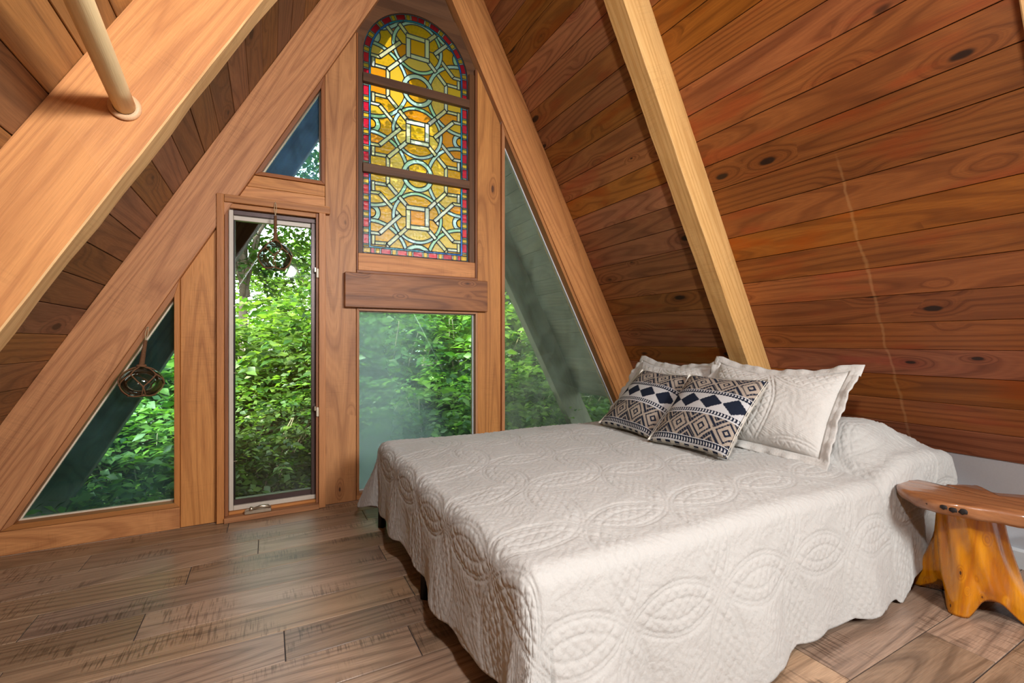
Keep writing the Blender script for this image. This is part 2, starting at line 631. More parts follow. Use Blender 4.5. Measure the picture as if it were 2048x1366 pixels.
R_SEG = [(-2.15, 0.425, M['ceil_r']), (0.427, 1.803, M['ceil_r']), (1.805, 3.04, M['ceil_g']), (3.042, YOUT, M['ceil_out'])]
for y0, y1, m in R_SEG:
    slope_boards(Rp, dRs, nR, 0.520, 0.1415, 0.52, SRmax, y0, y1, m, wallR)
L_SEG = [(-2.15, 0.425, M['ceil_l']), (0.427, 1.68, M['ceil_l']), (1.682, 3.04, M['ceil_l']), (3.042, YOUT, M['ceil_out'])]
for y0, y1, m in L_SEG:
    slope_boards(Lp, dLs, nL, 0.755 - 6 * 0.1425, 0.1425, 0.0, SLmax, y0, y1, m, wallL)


def rafter(name, P, ds, nn, s0, s1, dep, y0, y1, mat, label, wav=0.0, mat_under=None):
    """rough sawn beam, subdivided along its length so that its edges can wander"""
    n = 40
    L = s1 - s0
    bm = bmesh.new()
    rings = []
    for i in range(n + 1):
        x = -L / 2 + L * i / n
        e = wav * (math.sin(i * 0.9) * 0.5 + math.sin(i * 2.3 + 1) * 0.5)
        e2 = wav * (math.sin(i * 1.3 + 2) * 0.5 + math.sin(i * 3.1) * 0.4)
        w, b = (y1 - y0) / 2, 0.004
        prof = [(-w, -dep / 2), (-w, dep / 2 - b + e), (-w + b, dep / 2 + e), (w - b + e2, dep / 2), (w + e2, dep / 2 - b), (w, -dep / 2)]
        rings.append([bm.verts.new((x, py, pz)) for py, pz in prof])
    for a, b in zip(rings, rings[1:]):
        for j in range(6):
            fc = bm.faces.new((a[j], a[(j + 1) % 6], b[(j + 1) % 6], b[j]))
            fc.material_index = 1 if (mat_under and j in (1, 2, 3)) else 0
    bm.faces.new(rings[0])
    bm.faces.new(rings[-1][::-1])
    c = P((s0 + s1) / 2, dep / 2 - 0.0005, (y0 + y1) / 2)
    xa = ds
    za = nn
    ya = za.cross(xa)
    o = bm_obj(name, bm, mat, matrix=frame_matrix(c, xa, ya, za))
    if mat_under:
        o.data.materials.append(mat_under)
    return tag(o, label, 'rafter')


rafter('rafter', Rp, dRs, nR, 0.53, SRmax - 0.12, 0.175, 1.745, 1.866, M['rafter_new'],
       'pale golden rafter on the right slope running down behind the pillows', 0.003)
rafter('rafter', Lp, dLs, nL, 0.02, SLmax - 0.18, 0.226, 1.645, 1.733, M['rafter_old'],
       'wide orange rafter in the upper left holding the wooden rod', 0.004, M['rafter_new'])
rafter('rafter', Rp, dRs, nR, 0.53, SRmax - 0.12, 0.175, 0.366, 0.487, M['rafter_new'],
       'pale rafter just entering the top right corner of the picture', 0.003)
rafter('rafter', Lp, dLs, nL, 0.02, SLmax - 0.18, 0.226, 0.345, 0.433, M['rafter_old'],
       'left slope rafter beside the camera at the near end of the rod')
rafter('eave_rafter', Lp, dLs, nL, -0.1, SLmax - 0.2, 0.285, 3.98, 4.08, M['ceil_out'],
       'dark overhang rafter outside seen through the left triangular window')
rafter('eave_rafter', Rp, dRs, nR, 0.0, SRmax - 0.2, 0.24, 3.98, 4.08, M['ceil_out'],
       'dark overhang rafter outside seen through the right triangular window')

# rod and its rosette
rod = empty('closet_rod', (-0.352, 1.644, 1.656), label='round pale wooden rod set into the wide orange rafter', cat='rod')
rod_dir = (Vector((-0.341, 1.40, 1.671)) - Vector((-0.352, 1.644, 1.656))).normalized()
rod_m = frame_matrix(rod.location, rod_dir, rod_dir.cross(Vector((1, 0, 0))).normalized(), rod_dir.cross(rod_dir.cross(Vector((1, 0, 0)))).normalized())
pts = [(0.002 + i * 0.11, 0, 0) for i in range(12)]
v, f = tube_geo(pts, 0.0255, 24)
mesh_obj('pole', v, f, M['rod'], rod, True, rod_m)
v, f = [], []
prof = [(0.026, -0.001), (0.0375, -0.001), (0.0385, 0.004), (0.036, 0.009), (0.031, 0.0115), (0.026, 0.0115)]
for i in range(32):
    a = 2 * PI * i / 32
    for r, h in prof:
        v.append((h, r * math.cos(a), r * math.sin(a)))
for i in range(32):
    for j in range(5):
        a, b = i * 6 + j, ((i + 1) % 32) * 6 + j
        f.append((a, a + 1, b + 1, b))
mesh_obj('rosette', v, f, M['rosette'], rod, True, frame_matrix(rod.location, Vector((0, -1, 0)), Vector((1, 0, 0)), Vector((0, 0, 1))))

# ================================================================ floor
floor = mesh_obj('floor', [(x, y, z) for z in (-0.12, -0.0035) for x, y in ((-1.45, YB), (3.05, YB), (3.05, 3.05), (-1.45, 3.05))],
                 [(3, 2, 1, 0), (4, 5, 6, 7), (0, 1, 5, 4), (1, 2, 6, 5), (2, 3, 7, 6), (3, 0, 4, 7)], M['seam'])
tag(floor, 'brown wood-look plank floor under the bed', 'floor', kind='structure')
PW = 0.1745
joints = {0: -0.188, 1: -0.726, 2: -0.04, 3: -0.298, 4: -0.739, 5: -0.396, 6: 0.514, 7: 0.05, 8: 0.436, 9: -0.35, 10: 1.05, 11: 0.85,
          12: 1.52, 13: 2.003, 14: 1.2}
for k in range(-1, 30):
    y1 = 2.998 - PW * k
    y0 = y1 - PW
    y1 = min(y1, 3.022)
    if y0 < YB:
        break
    x = joints.get(k, random.uniform(-1, 0)) if k >= 0 else -0.5
    while x > -1.45:
        x -= 1.22
    while x < 3.0:
        a, b = max(x, -1.42), min(x + 1.22, 2.93)
        if b - a > 0.03:
            board('floor_plank', b - a - 0.0030, y1 - y0 - 0.0030, 0.012, M['floor'],
                  frame_matrix(((a + b) / 2, (y0 + y1) / 2, -0.006), Vector((1, 0, 0)), Vector((0, 1, 0)), Vector((0, 0, 1))), floor, 0.0012)
        x += 1.22

# low knee wall on the right with baseboard; rear wall
low = mesh_obj('wall_low_right', [(x, y, z) for z in (0, 0.52) for x, y in ((2.935, YB), (3.05, YB), (3.05, 3.05), (2.935, 3.05))],
               [(3, 2, 1, 0), (4, 5, 6, 7), (0, 1, 5, 4), (1, 2, 6, 5), (2, 3, 7, 6), (3, 0, 4, 7)], M['plaster'])
tag(low, 'low pale grey painted knee wall beneath the right slope', 'wall', kind='structure')
bb = prism('baseboard_right', [(2.921, 0.0), (2.9345, 0.0), (2.9345, 0.085), (2.927, 0.085), (2.921, 0.074)], YB, 3.0, M['baseboard'], bev=0)
tag(bb, 'white painted baseboard along the knee wall behind the bench', 'baseboard', kind='structure')
rear = prism('wall_rear', [(XL0, 0), (XR0, 0), (APX, APZ)], YB - 0.06, YB, M['ceil_g'], grain=(1, 0), bev=0)
tag(rear, 'boarded gable wall behind the camera', 'wall', kind='structure')

# ================================================================ gable wall with its posts and boards
gable = empty('wall_back', (0.87, YW, 0), label='timber gable wall filled with windows behind the bed', cat='wall', kind='structure')
y_r, y_p, y_b, yo = 2.985, 3.012, 2.972, 3.13
DL, DR = 0.238, 0.262
# gable rafters
top = APZ - 0.02
prism('gable_rafter', [(Lx(0, 0.115), 0.115), (Lx(DL, 0.115), 0.115), (APX - 0.0, Lz(DL, APX)), (APX, Lz(0.0, APX))], y_r, yo, M['gable'], gable, dLs.xz if hasattr(dLs, 'xz') else (dLs.x, dLs.z))
prism('gable_rafter', [(Rx(0, 0.0), 0.0), (Rx(DR - 0.012, 0.0), 0.0), (APX, Rz(DR - 0.012, APX)), (APX, Rz(0.0, APX))], y_r, yo, M['gable'], gable, (dRs.x, dRs.z))
prism('bottom_rail', rect(-1.43, -0.4135, 0.001, 0.113), y_p - 0.012, yo, M['gable'], gable, (1, 0))
prism('post', [(-0.412, 0.001), (-0.248, 0.001), (-0.248, Lz(DL, -0.248) - 0.002), (-0.412, Lz(DL, -0.412) - 0.002)], y_p, yo, M['gable'], gable, (0, 1))
prism('post', [(0.3115, 0.001), (0.492, 0.001), (0.492, Lz(DL, 0.492) - 0.002), (0.3115, Lz(DL, 0.3115) - 0.002)], y_p, yo, M['gable_knot'], gable, (0, 1))
prism('post', [(1.325, 0.001), (1.508, 0.001), (1.508, Rz(DR, 1.508) - 0.002), (1.325, Rz(DR, 1.325) - 0.002)], y_p, yo, M['gable_knot'], gable, (0, 1))
prism('head_board', [(Lx(DL, 1.884) + 0.002, 1.884), (0.3095, 1.884), (0.3095, 1.951), (Lx(DL, 1.951) + 0.002, 1.951)], y_p, yo, M['gable'], gable, (1, 0))
prism('head_board', [(Lx(DL, 1.812) + 0.002, 1.8125), (0.335, 1.8125), (0.335, 1.826), (0.3095, 1.826), (0.3095, 1.882), (Lx(DL, 1.882) + 0.002, 1.882)], y_p - 0.003, yo, M['gable'], gable, (1, 0))
prism('cross_beam', rect(0.419, 1.386, 1.212, 1.430), y_b, yo, M['beam_dark'], gable, (1, 0), 0.004)
prism('bottom_rail', rect(0.494, 1.323, 0.001, 0.03), y_p, yo, M['gable'], gable, (1, 0))
prism('bottom_rail', rect(1.51, 2.9, 0.001, 0.12), y_p, yo, M['gable'], gable, (1, 0))
prism('apex_panel', [(Lx(DL, 3.24) + 0.002, 3.24), (Rx(DR, 3.24) - 0.002, 3.24), (APX + 0.02, Rz(DR, APX + 0.02)), (APX - 0.02, Lz(DL, APX - 0.02))], 3.045, yo, M['glass_frame'], gable, (1, 0), 0)


def strip(p, q, wid, y0, y1, mat, parent, name='stop'):
    """thin moulding along p->q, its width to the left of the direction"""
    d = Vector((q[0] - p[0], q[1] - p[1])).normalized()
    n = Vector((-d.y, d.x)) * wid
    return prism(name, [p, q, (q[0] + n.x, q[1] + n.y), (p[0] + n.x, p[1] + n.y)], y0, y1, mat, parent, (d.x, d.y), 0.0015)


def offset_poly(poly, d):
    """inset a ccw polygon"""
    n = len(poly)
    out = []
    for i in range(n):
        p0, p1, p2 = Vector(poly[i - 1]), Vector(poly[i]), Vector(poly[(i + 1) % n])
        a, b = (p1 - p0).normalized(), (p2 - p1).normalized()
        na, nb = Vector((-a.y, a.x)), Vector((-b.y, b.x))
        bis = (na + nb)
        bis = bis / bis.dot(na)
        out.append(tuple(p1 + bis * d))
    return out


def tri_window(n, poly, label, frame_w, y0, y1, pane_mat, frame_mat, glaze_mat=None):
    w = empty('window_%d' % n, (poly[0][0], YW, poly[0][1]), label=label, cat='window', kind='structure')
    ins = offset_poly(poly, frame_w)
    k = len(poly)
    for i in range(k):
        p, q, a, b = poly[i], poly[(i + 1) % k], ins[i], ins[(i + 1) % k]
        prism('frame_bar', [p, q, b, a], y0, y1, frame_mat, w, (q[0] - p[0], q[1] - p[1]), 0.0015)
    if glaze_mat:
        ins2 = offset_poly(ins, 0.007)
        for i in range(k):
            prism('glazing_bead', [ins[i], ins[(i + 1) % k], ins2[(i + 1) % k], ins2[i]], y1 - 0.042, y1 - 0.026, glaze_mat, w, bev=0)
    prism('pane', offset_poly(poly, frame_w * 0.7), y1 - 0.030, y1 - 0.025, pane_mat, w, (1, 0), 0)
    return w


g = 0.001
lt = [(Lx(DL, 0.115) + g, 0.115), (-0.4135, 0.115), (-0.4135, Lz(DL, -0.4135))]
tri_window(1, lt, 'left triangular window with teal glass above the low timber rail', 0.025, 3.000, 3.10, M['pane_teal'], M['trim'], M['ivory'])
st = [(Lx(DL, 1.953) + g, 1.953), (0.3095, 1.953), (0.3095, Lz(DL, 0.3095))]
tri_window(3, st, 'small upper triangular window with hazy glass coloured for reflected sky beside the stained glass', 0.022, 3.004, 3.09, M['pane_sky_tint'], M['stop'], M['metal'])
rt = [(1.51, 0.122), (Rx(DR - 0.01, 0.122), 0.122), (1.51, Rz(DR - 0.01, 1.51))]
tri_window(6, rt, 'tall right triangular window with filmy grey green glass', 0.024, 2.992, 3.10, M['pane_film'], M['trim'], M['baseboard'])
lp = rect(0.494, 1.323, 0.031, 1.2105)
tri_window(5, lp, 'low picture window with condensation behind the bed foot', 0.016, 3.006, 3.09, M['pane_fog'], M['trim'], M['baseboard'])

# ---------------- casement (window 2)
cw = empty('window_2', (0.03, YW, 0.0), label='tall narrow casement window with crank and hanging glass float', cat='window', kind='structure')
prism('casing', rect(-0.246, -0.211, 0.0015, 1.8115), 2.972, 3.11, M['trim'], cw, (0, 1))
prism('casing', rect(0.272, 0.3095, 0.0015, 1.781), 2.972, 3.11, M['trim'], cw, (0, 1))
prism('casing', rect(-0.210, 0.3345, 1.7825 - 0.012, 1.8115), 2.970, 3.11, M['trim'], cw, (1, 0))
prism('jamb', rect(-0.2105, -0.1925, 0.030, 1.77), 2.990, 3.11, M['stop'], cw, (0, 1))
prism('jamb', rect(0.2575, 0.2715, 0.030, 1.77), 2.990, 3.11, M['stop'], cw, (0, 1))
prism('jamb', rect(-0.192, 0.257, 1.744, 1.7695), 2.990, 3.11, M['trim'], cw, (1, 0))
prism('sill', rect(-0.2105, 0.2715, 0.0015, 0.030), 2.955, 3.11, M['trim'], cw, (1, 0))
prism('sill', rect(-0.192, 0.257, 0.0305, 0.046), 3.005, 3.11, M['trim'], cw, (1, 0))
sash = prism('sash', rect(-0.1915, -0.1700, 0.047, 1.742), 3.022, 3.06, M['sash_beige'], cw, (0, 1))
prism('sash', rect(-0.1695, 0.2565, 0.047, 0.073), 3.022, 3.06, M['sash_beige'], cw, (1, 0))
prism('sash', rect(-0.1695, 0.2565, 0.0735, 0.104), 3.035, 3.075, M['sash_brown'], cw, (1, 0))
prism('sash', rect(-0.1695, 0.2565, 1.716, 1.742), 3.022, 3.06, M['sash_brown'], cw, (1, 0))
prism('sash', rect(0.2335, 0.2565, 0.0735, 1.7155), 3.022, 3.06, M['sash_brown'], cw, (0, 1))
prism('sash', rect(-0.1695, 0.233, 1.690, 1.7155), 3.040, 3.075, M['sash_beige'], cw, (1, 0))
prism('sash', rect(-0.1695, -0.162, 0.1045, 1.6895), 3.040, 3.075, M['steel'], cw, (0, 1), 0.001)
prism('pane', rect(-0.166, 0.236, 0.100, 1.695), 3.058, 3.062, M['pane'], cw, (0, 1), 0)
for z in (1.41, 0.578):
    hg = prism('sash_lock', rect(0.258, 0.271, z - 0.028, z + 0.028), 2.974, 2.9895, M['ivory'], cw, (0, 1), 0.003)
    prism('lever', rect(0.247, 0.2575, z + 0.006, z + 0.034), 2.980, 3.021, M['metal'], hg, (0, 1), 0.002)
for z in (1.2, 0.82, 0.32):
    prism('screen_clip', rect(-0.1699, -0.152, z, z + 0.004), 3.030, 3.0395, M['metal'], cw, (1, 0), 0.001)
    prism('screen_clip', rect(0.219, 0.2334, z, z + 0.004), 3.030, 3.0395, M['metal'], cw, (1, 0), 0.001)
crank = prism('crank_base', [(-0.115, 0.0305), (0.020, 0.0305), (0.020, 0.046), (0.012, 0.054), (-0.105, 0.052), (-0.115, 0.044)], 2.965, 3.0045, M['metal'], cw, (1, 0), 0.003)
tube('crank_arm', [(-0.075, 2.958, 0.060), (-0.03, 2.956, 0.071), (0.0, 2.960, 0.066), (0.012, 2.968, 0.055)], [0.006, 0.009, 0.010, 0.008], M['metal'], crank, 10)
bm = bmesh.new()
bmesh.ops.create_uvsphere(bm, u_segments=14, v_segments=10, radius=0.0125)
bm_obj('crank_knob', bm, M['metal'], crank, True, Matrix.Translation((-0.08, 2.955, 0.064)))

# ================================================================ stained glass (window 4)
sg = empty('window_4', (0.897, YW, 1.44), label='arched stained glass window of amber, cream and aqua pieces', cat='window', kind='structure')
XC, HW, ZB, SPR = 0.8985, 0.3635, 1.566, 2.838


def inside_d(x, z):
    dx = abs(x - XC)
    d = HW - (math.hypot(dx, z - SPR) if z > SPR else dx)
    return min(d, z - ZB)


def arch_outline(off, n=48):
    r = HW - off
    pts = [(XC - r, ZB + off), (XC + r, ZB + off)]
    pts += [(XC + r * math.cos(PI * i / n), SPR + r * math.sin(PI * i / n)) for i in range(n + 1)]
    return pts


def cdt(polys_closed, polys_open):
    vs_, es_ = [], []
    for pl in polys_closed:
        o = len(vs_)
        vs_ += [Vector(p) for p in pl]
        es_ += [(o + i, o + (i + 1) % len(pl)) for i in range(len(pl))]
    for pl in polys_open:
        o = len(vs_)
        vs_ += [Vector(p) for p in pl]
        es_ += [(o + i, o + i + 1) for i in range(len(pl) - 1)]
    r = delaunay_2d_cdt(vs_, es_, [], 0, 1e-5)
    return r[0], r[2]


def in_poly(x, z, poly):
    c = False
    n = len(poly)
    for i in range(n):
        x1, z1 = poly[i]
        x2, z2 = poly[(i + 1) % n]
        if (z1 > z) != (z2 > z) and x < (x2 - x1) * (z - z1) / (z2 - z1) + x1:
            c = not c
    return c


def extrude_tris(name, verts2, tris, y0, y1, mat, parent, mat2=None):
    """tris index verts2 (x,z); builds a closed plate"""
    used = sorted({i for t in tris for i in t})
    mp = {u: k for k, u in enumerate(used)}
    n = len(used)
    ox = sum(verts2[u][0] for u in used) / n
    oz = sum(verts2[u][1] for u in used) / n
    V = [(verts2[u][0] - ox, y0, verts2[u][1] - oz) for u in used] + [(verts2[u][0] - ox, y1, verts2[u][1] - oz) for u in used]
    F = []
    ed = {}
    for a, b, c in tris:
        F.append((mp[a], mp[b], mp[c]))
        F.append((mp[c] + n, mp[b] + n, mp[a] + n))
        for e in ((a, b), (b, c), (c, a)):
            ed[e] = 1
    for (a, b) in ed:
        if (b, a) not in ed:
            F.append((mp[b], mp[a], mp[a] + n, mp[b] + n))
    o = mesh_obj(name, V, F, mat, parent, False, Matrix.Translation((ox, 0, oz)))
    if mat2 is not None:
        o.data.materials.append(mat2)
        o.data.polygons.foreach_set('material_index', [0 if (i < 2 * len(tris) and i % 2 == 0) else 1 for i in range(len(F))])
    return o


# --- wooden panel with the arched opening
outer = [(0.494, 1.432), (1.323, 1.432), (1.323, Rz(DR, 1.323)), (Rx(DR, 3.24), 3.24), (Lx(DL, 3.24), 3.24), (0.494, Lz(DL, 0.494))]
hole = arch_outline(0.002)
V2, T2 = cdt([outer, hole], [])
keep = [t for t in T2 if (lambda c: in_poly(c[0], c[1], outer) and not in_poly(c[0], c[1], hole))(((V2[t[0]].x + V2[t[1]].x + V2[t[2]].x) / 3, (V2[t[0]].y + V2[t[1]].y + V2[t[2]].y) / 3))]
extrude_tris('frame_panel', [(v.x, v.y) for v in V2], keep, 3.036, yo, M['glass_frame'], sg)
prism('bottom_rail', rect(0.506, 1.3055, 1.452, 1.560), 3.014, 3.0355, M['gable'], sg, (1, 0))
prism('sill', rect(0.4945, 1.3225, 1.4325, 1.451), 3.004, 3.0355, M['stop'], sg, (1, 0))
prism('stile', rect(0.506, 0.5325, 1.5605, 2.935), 3.022, 3.0355, M['glass_frame'], sg, (0, 1))
prism('stile', rect(1.2645, 1.3055, 1.5605, 2.90), 3.022, 3.0355, M['glass_frame'], sg, (0, 1))
prism('stop', rect(1.306, 1.3225, 1.4515, Rz(DR, 1.3225) - 0.004), 3.010, 3.0355, M['stop'], sg, (0, 1))
prism('stop', rect(0.4945, 0.5055, 1.4515, Lz(DL, 0.4945) - 0.004), 3.016, 3.0355, M['stop'], sg, (0, 1))
for z in (2.682, 2.108):
    prism('glazing_bar', rect(0.5335, 1.2635, z - 0.028, z + 0.028), 3.010, 3.046, M['glass_frame'], sg, (1, 0))

PER = 0.575
rib = []      # (priority, kind, test, [polylines])


def circ(cx, cz, r, n=56):
    return [(cx + r * math.cos(2 * PI * i / n), cz + r * math.sin(2 * PI * i / n)) for i in range(n)]


def ring(cx, cz, r0, r1, pr, kind):
    rib.append((pr, kind, lambda x, z: r0 < math.hypot(x - cx, z - cz) < r1, [circ(cx, cz, r0), circ(cx, cz, r1)]))


def bar(x0, z0, x1, z1, w, pr, kind='s'):
    d = Vector((x1 - x0, z1 - z0))
    L = d.length
    d /= L
    n = Vector((-d.y, d.x))
    q = [(x0 + n.x * w / 2, z0 + n.y * w / 2), (x1 + n.x * w / 2, z1 + n.y * w / 2), (x1 - n.x * w / 2, z1 - n.y * w / 2), (x0 - n.x * w / 2, z0 - n.y * w / 2)]

    def test(x, z):
        rx, rz = x - x0, z - z0
        a = rx * d.x + rz * d.y
        b = rx * n.x + rz * n.y
        return 0 < a < L and abs(b) < w / 2
    rib.append((pr, kind, test, [q]))


zc0 = 1.835
for k in range(-1, 4):
    zc = zc0 + k * PER
    if -1 < k < 3:
        for j, (a, b, c, d) in enumerate([(-.08, .065, .05, .065), (.065, .08, .065, -.05), (.08, -.065, -.05, -.065), (-.065, -.08, -.065, .05)]):
            bar(XC + a, zc + b, XC + c, zc + d, 0.03, 60 + j)
    ring(XC, zc, 0.153, 0.175, 40, 'r')
    ring(XC, zc + PER / 2, 0.080, 0.110, 50, 'r')
    for sx in (-1, 1):
        ring(XC + sx * 0.309, zc + PER / 2, 0.226, 0.250, 30, 'r')
        ring(XC + sx * 0.309, zc, 0.030, 0.060, 10, 'r')
        bar(XC + sx * 0.2, zc + 0.195, XC + sx * 0.2, zc + PER - 0.195, 0.024, 25)
        for sz in (-1, 1):
            hi = sx * sz > 0
            bar(XC + sx * 0.068, zc + sz * 0.068, XC + sx * 0.128, zc + sz * 0.128, 0.026, 55)
            bar(XC + sx * 0.126, zc + sz * 0.126, XC + sx * 0.2, zc + sz * 0.2, 0.026, 54 if hi else 28)
            bar(XC + sx * 0.116, zc - sz * 0.008, XC + sx * 0.254, zc + sz * 0.130, 0.025, 70 if hi else 35)
            bar(XC + sx * 0.19, zc + sz * 0.193, XC + sx * 0.284, zc + sz * 0.193, 0.021, 22)
            bar(XC + sx * 0.25, zc + sz * 0.132, XC + sx * 0.312, zc + sz * 0.132, 0.021, 21)
            bar(XC + sx * 0.294, zc + sz * 0.142, XC + sx * 0.294, zc + sz * 0.206, 0.021, 20)

B1, B2, B3 = 0.007, 0.041, 0.053
# positions along the border run
seq = [('red', 0.062), ('cream', 0.009), ('yel', 0.026), ('cream', 0.009)]
PB = sum(s[1] for s in seq)


def run_pos(x, z):
    """(side, length along the border)"""
    if z - ZB < B2 + 0.001 and abs(x - XC) < HW - B3:
        return 'b', x - XC + 0.5 * 0.062 + 4 * PB
    if z - ZB < B2 + 0.001:
        return 'c', 0.0
    dx = x - XC
    if z <= SPR:
        return ('l' if dx < 0 else 'r'), z - ZB - B3 - 0.012
    ang = math.atan2(z - SPR, abs(dx))
    return ('l' if dx < 0 else 'r'), SPR - ZB - B3 - 0.012 + ang * (HW - 0.024)


def seq_at(p):
    p = p + 10 * PB
    i = int(p // PB)
    q = p - i * PB
    for j, (nm, w) in enumerate(seq):
        if q < w:
            return i, j, nm
        q -= w
    return i, 3, 'cream'


cross = []
for i in range(-2, 24):
    acc = i * PB
    for nm, w in seq:
        p = acc
        acc += w
        # sides
        zz = p + ZB + B3 + 0.012
        for s in (-1, 1):
            if ZB + B3 < zz <= SPR:
                cross.append([(XC + s * (HW - B1), zz), (XC + s * (HW - B2), zz)])
            elif zz > SPR:
                ang = (zz - SPR) / (HW - 0.024)
                if ang < PI / 2:
                    cross.append([(XC + s * (HW - B1) * math.cos(ang), SPR + (HW - B1) * math.sin(ang)),
                                  (XC + s * (HW - B2) * math.cos(ang), SPR + (HW - B2) * math.sin(ang))])
        xx = p - 0.5 * 0.062 - 4 * PB + XC
        if abs(xx - XC) < HW - B3:
            cross.append([(xx, ZB + B1), (xx, ZB + B2)])
corner_lines = []
for s in (-1, 1):
    corner_lines += [[(XC + s * (HW - B3), ZB), (XC + s * (HW - B3), ZB + B3)], [(XC + s * HW, ZB + B2 + 0.001), (XC + s * (HW - B3), ZB + B2 + 0.001)]]
    corner_lines.append([(XC + s * 0.115, 0), (XC + s * 0.08, 0)])
opens = list(cross) + corner_lines[:2] + corner_lines[3:5]
for k in range(3):
    for s in (-1, 1):
        opens.append([(XC + s * 0.118, zc0 + k * PER), (XC + s * 0.079, zc0 + k * PER)])
closed = [arch_outline(0.0), arch_outline(B1), arch_outline(B2), arch_outline(B3)]
field_lo, field_hi = ZB, SPR + HW
for pr, kd, ts, pls in rib:
    for pl in pls:
        if any(inside_d(*p) > B3 - 0.03 for p in pl):
            closed.append(pl)
V2, T2 = cdt(closed, opens)
P2 = [(v.x, v.y) for v in V2]


def glass_label(x, z):
    d = inside_d(x, z)
    if d <= 0:
        return None
    if d < B1:
        return ('bl', 'out', int((z - ZB) / 0.17), int((x - XC + 1) / 0.14))
    if d < B2:
        sd, p = run_pos(x, z)
        if sd == 'c':
            return ('yel', 'c', x > XC)
        i, j, nm = seq_at(p)
        return (nm, sd, i, j)
    if d < B3:
        return ('bl', 'in', int((z - ZB) / 0.19), int((x - XC + 1) / 0.15))
    best = None
    for i, (pr, kd, ts, _) in enumerate(rib):
        if ts(x, z) and (best is None or pr > best[0]):
            best = (pr, kd, i)
    if best:
        return (best[1], best[2])
    kk = round((z - zc0) / PER)
    lx, lz = x - XC, z - zc0 - kk * PER
    if math.hypot(lx, lz) < 0.16 and abs(lx) > abs(lz) and abs(lx) > 0.06:
        return ('bg', lz > 0)
    return ('bg', 0)


lab = []
for t in T2:
    cx = sum(P2[i][0] for i in t) / 3
    cz = sum(P2[i][1] for i in t) / 3
    lab.append(glass_label(cx, cz))
par = list(range(len(T2)))


def find(a):
    while par[a] != a:
        par[a] = par[par[a]]
        a = par[a]
    return a


edge_t = {}
for ti, t in enumerate(T2):
    for a, b in ((t[0], t[1]), (t[1], t[2]), (t[2], t[0])):
        edge_t.setdefault((min(a, b), max(a, b)), []).append(ti)
for e, ts in edge_t.items():
    if len(ts) == 2 and lab[ts[0]] is not None and lab[ts[0]] == lab[ts[1]]:
        par[find(ts[0])] = find(ts[1])
# tiny slivers take the side of a neighbour
areas = {}
tri_area = []
for ti, t in enumerate(T2):
    (x1, z1), (x2, z2), (x3, z3) = (P2[i] for i in t)
    A = abs((x2 - x1) * (z3 - z1) - (x3 - x1) * (z2 - z1)) / 2
    tri_area.append(A)
    if lab[ti] is not None:
        areas[find(ti)] = areas.get(find(ti), 0) + A
for _ in range(2):
    for e, ts in edge_t.items():
        if len(ts) == 2 and lab[ts[0]] is not None and lab[ts[1]] is not None:
            a, b = find(ts[0]), find(ts[1])
            if a != b and min(areas[a], areas[b]) < 1.2e-5 and lab[ts[0]][0] not in ('bl', 'cream') and lab[ts[1]][0] not in ('bl', 'cream'):
                if areas[a] > areas[b]:
                    a, b = b, a
                par[a] = b
                areas[b] += areas[a]
regions = {}
for ti, t in enumerate(T2):
    if lab[ti] is not None:
        regions.setdefault(find(ti), []).append(ti)


def art_glass(name, col, glow=1.0):
    m, t = new_mat(name)
    tc = t.n('ShaderNodeTexCoord').outputs['Object']
    oi = t.n('ShaderNodeObjectInfo').outputs['Random']
    nz = t.noise(t.vmath('ADD', tc, t.n('ShaderNodeCombineXYZ').outputs[0]), 60, 4, 0.6, 0.8)
    v = t.math('MULTIPLY_ADD', nz, 0.6, t.math('MULTIPLY_ADD', oi, 0.35, 0.5))
    c = t.mix(1.0, col, t.mix(v, (0, 0, 0), (1, 1, 1)), 'MULTIPLY')
    tr = t.n('ShaderNodeBsdfTransparent')
    t.put(tr.inputs[0], c)
    tl = t.n('ShaderNodeBsdfTranslucent')
    t.put(tl.inputs[0], c)
    gl = t.n('ShaderNodeBsdfGlossy')
    gl.inputs['Roughness'].default_value = 0.18
    t.put(gl.inputs['Normal'], t.bump(nz, 0.004, 0.8))
    a = t.n('ShaderNodeMixShader')
    a.inputs[0].default_value = 0.90
    t.put(a.inputs[1], tr.outputs[0])
    t.put(a.inputs[2], tl.outputs[0])
    b = t.n('ShaderNodeMixShader')
    b.inputs[0].default_value = 0.05
    t.put(b.inputs[1], a.outputs[0])
    t.put(b.inputs[2], gl.outputs[0])
    t.done(b.outputs[0])
    return m


M['clear'], t = new_mat('glass_back')
t.done(t.n('ShaderNodeBsdfTransparent').outputs[0])
GC = {'bg': [(1.0, 0.52, 0.012), (1.0, 0.45, 0.008), (1.0, 0.56, 0.035), (1.0, 0.35, 0.006), (1.0, 0.62, 0.10)],
      's': [(1.0, 0.92, 0.58), (1.0, 0.95, 0.74), (1.0, 0.87, 0.44)],
      'r': [(0.66, 0.92, 0.74), (0.55, 0.90, 0.58), (0.70, 0.92, 0.86), (0.62, 0.78, 0.60)],
      'red': [(0.95, 0.025, 0.04), (0.80, 0.012, 0.04)], 'yel': [(1.0, 0.55, 0.03)], 'cream': [(0.95, 0.95, 0.75)],
      'bl': [(0.02, 0.22, 0.85), (0.02, 0.42, 0.75)]}
GM = {k: [art_glass('art_glass_%s_%s' % ({'bg': 'amber', 's': 'cream', 'r': 'aqua', 'red': 'ruby', 'yel': 'gold', 'cream': 'pale', 'bl': 'cobalt'}[k], 'abcdef'[i]), c) for i, c in enumerate(v)] for k, v in GC.items()}
order = sorted(regions, key=lambda r: -sum(tri_area[i] for i in regions[r]))
rs = random.Random(5)
small = []
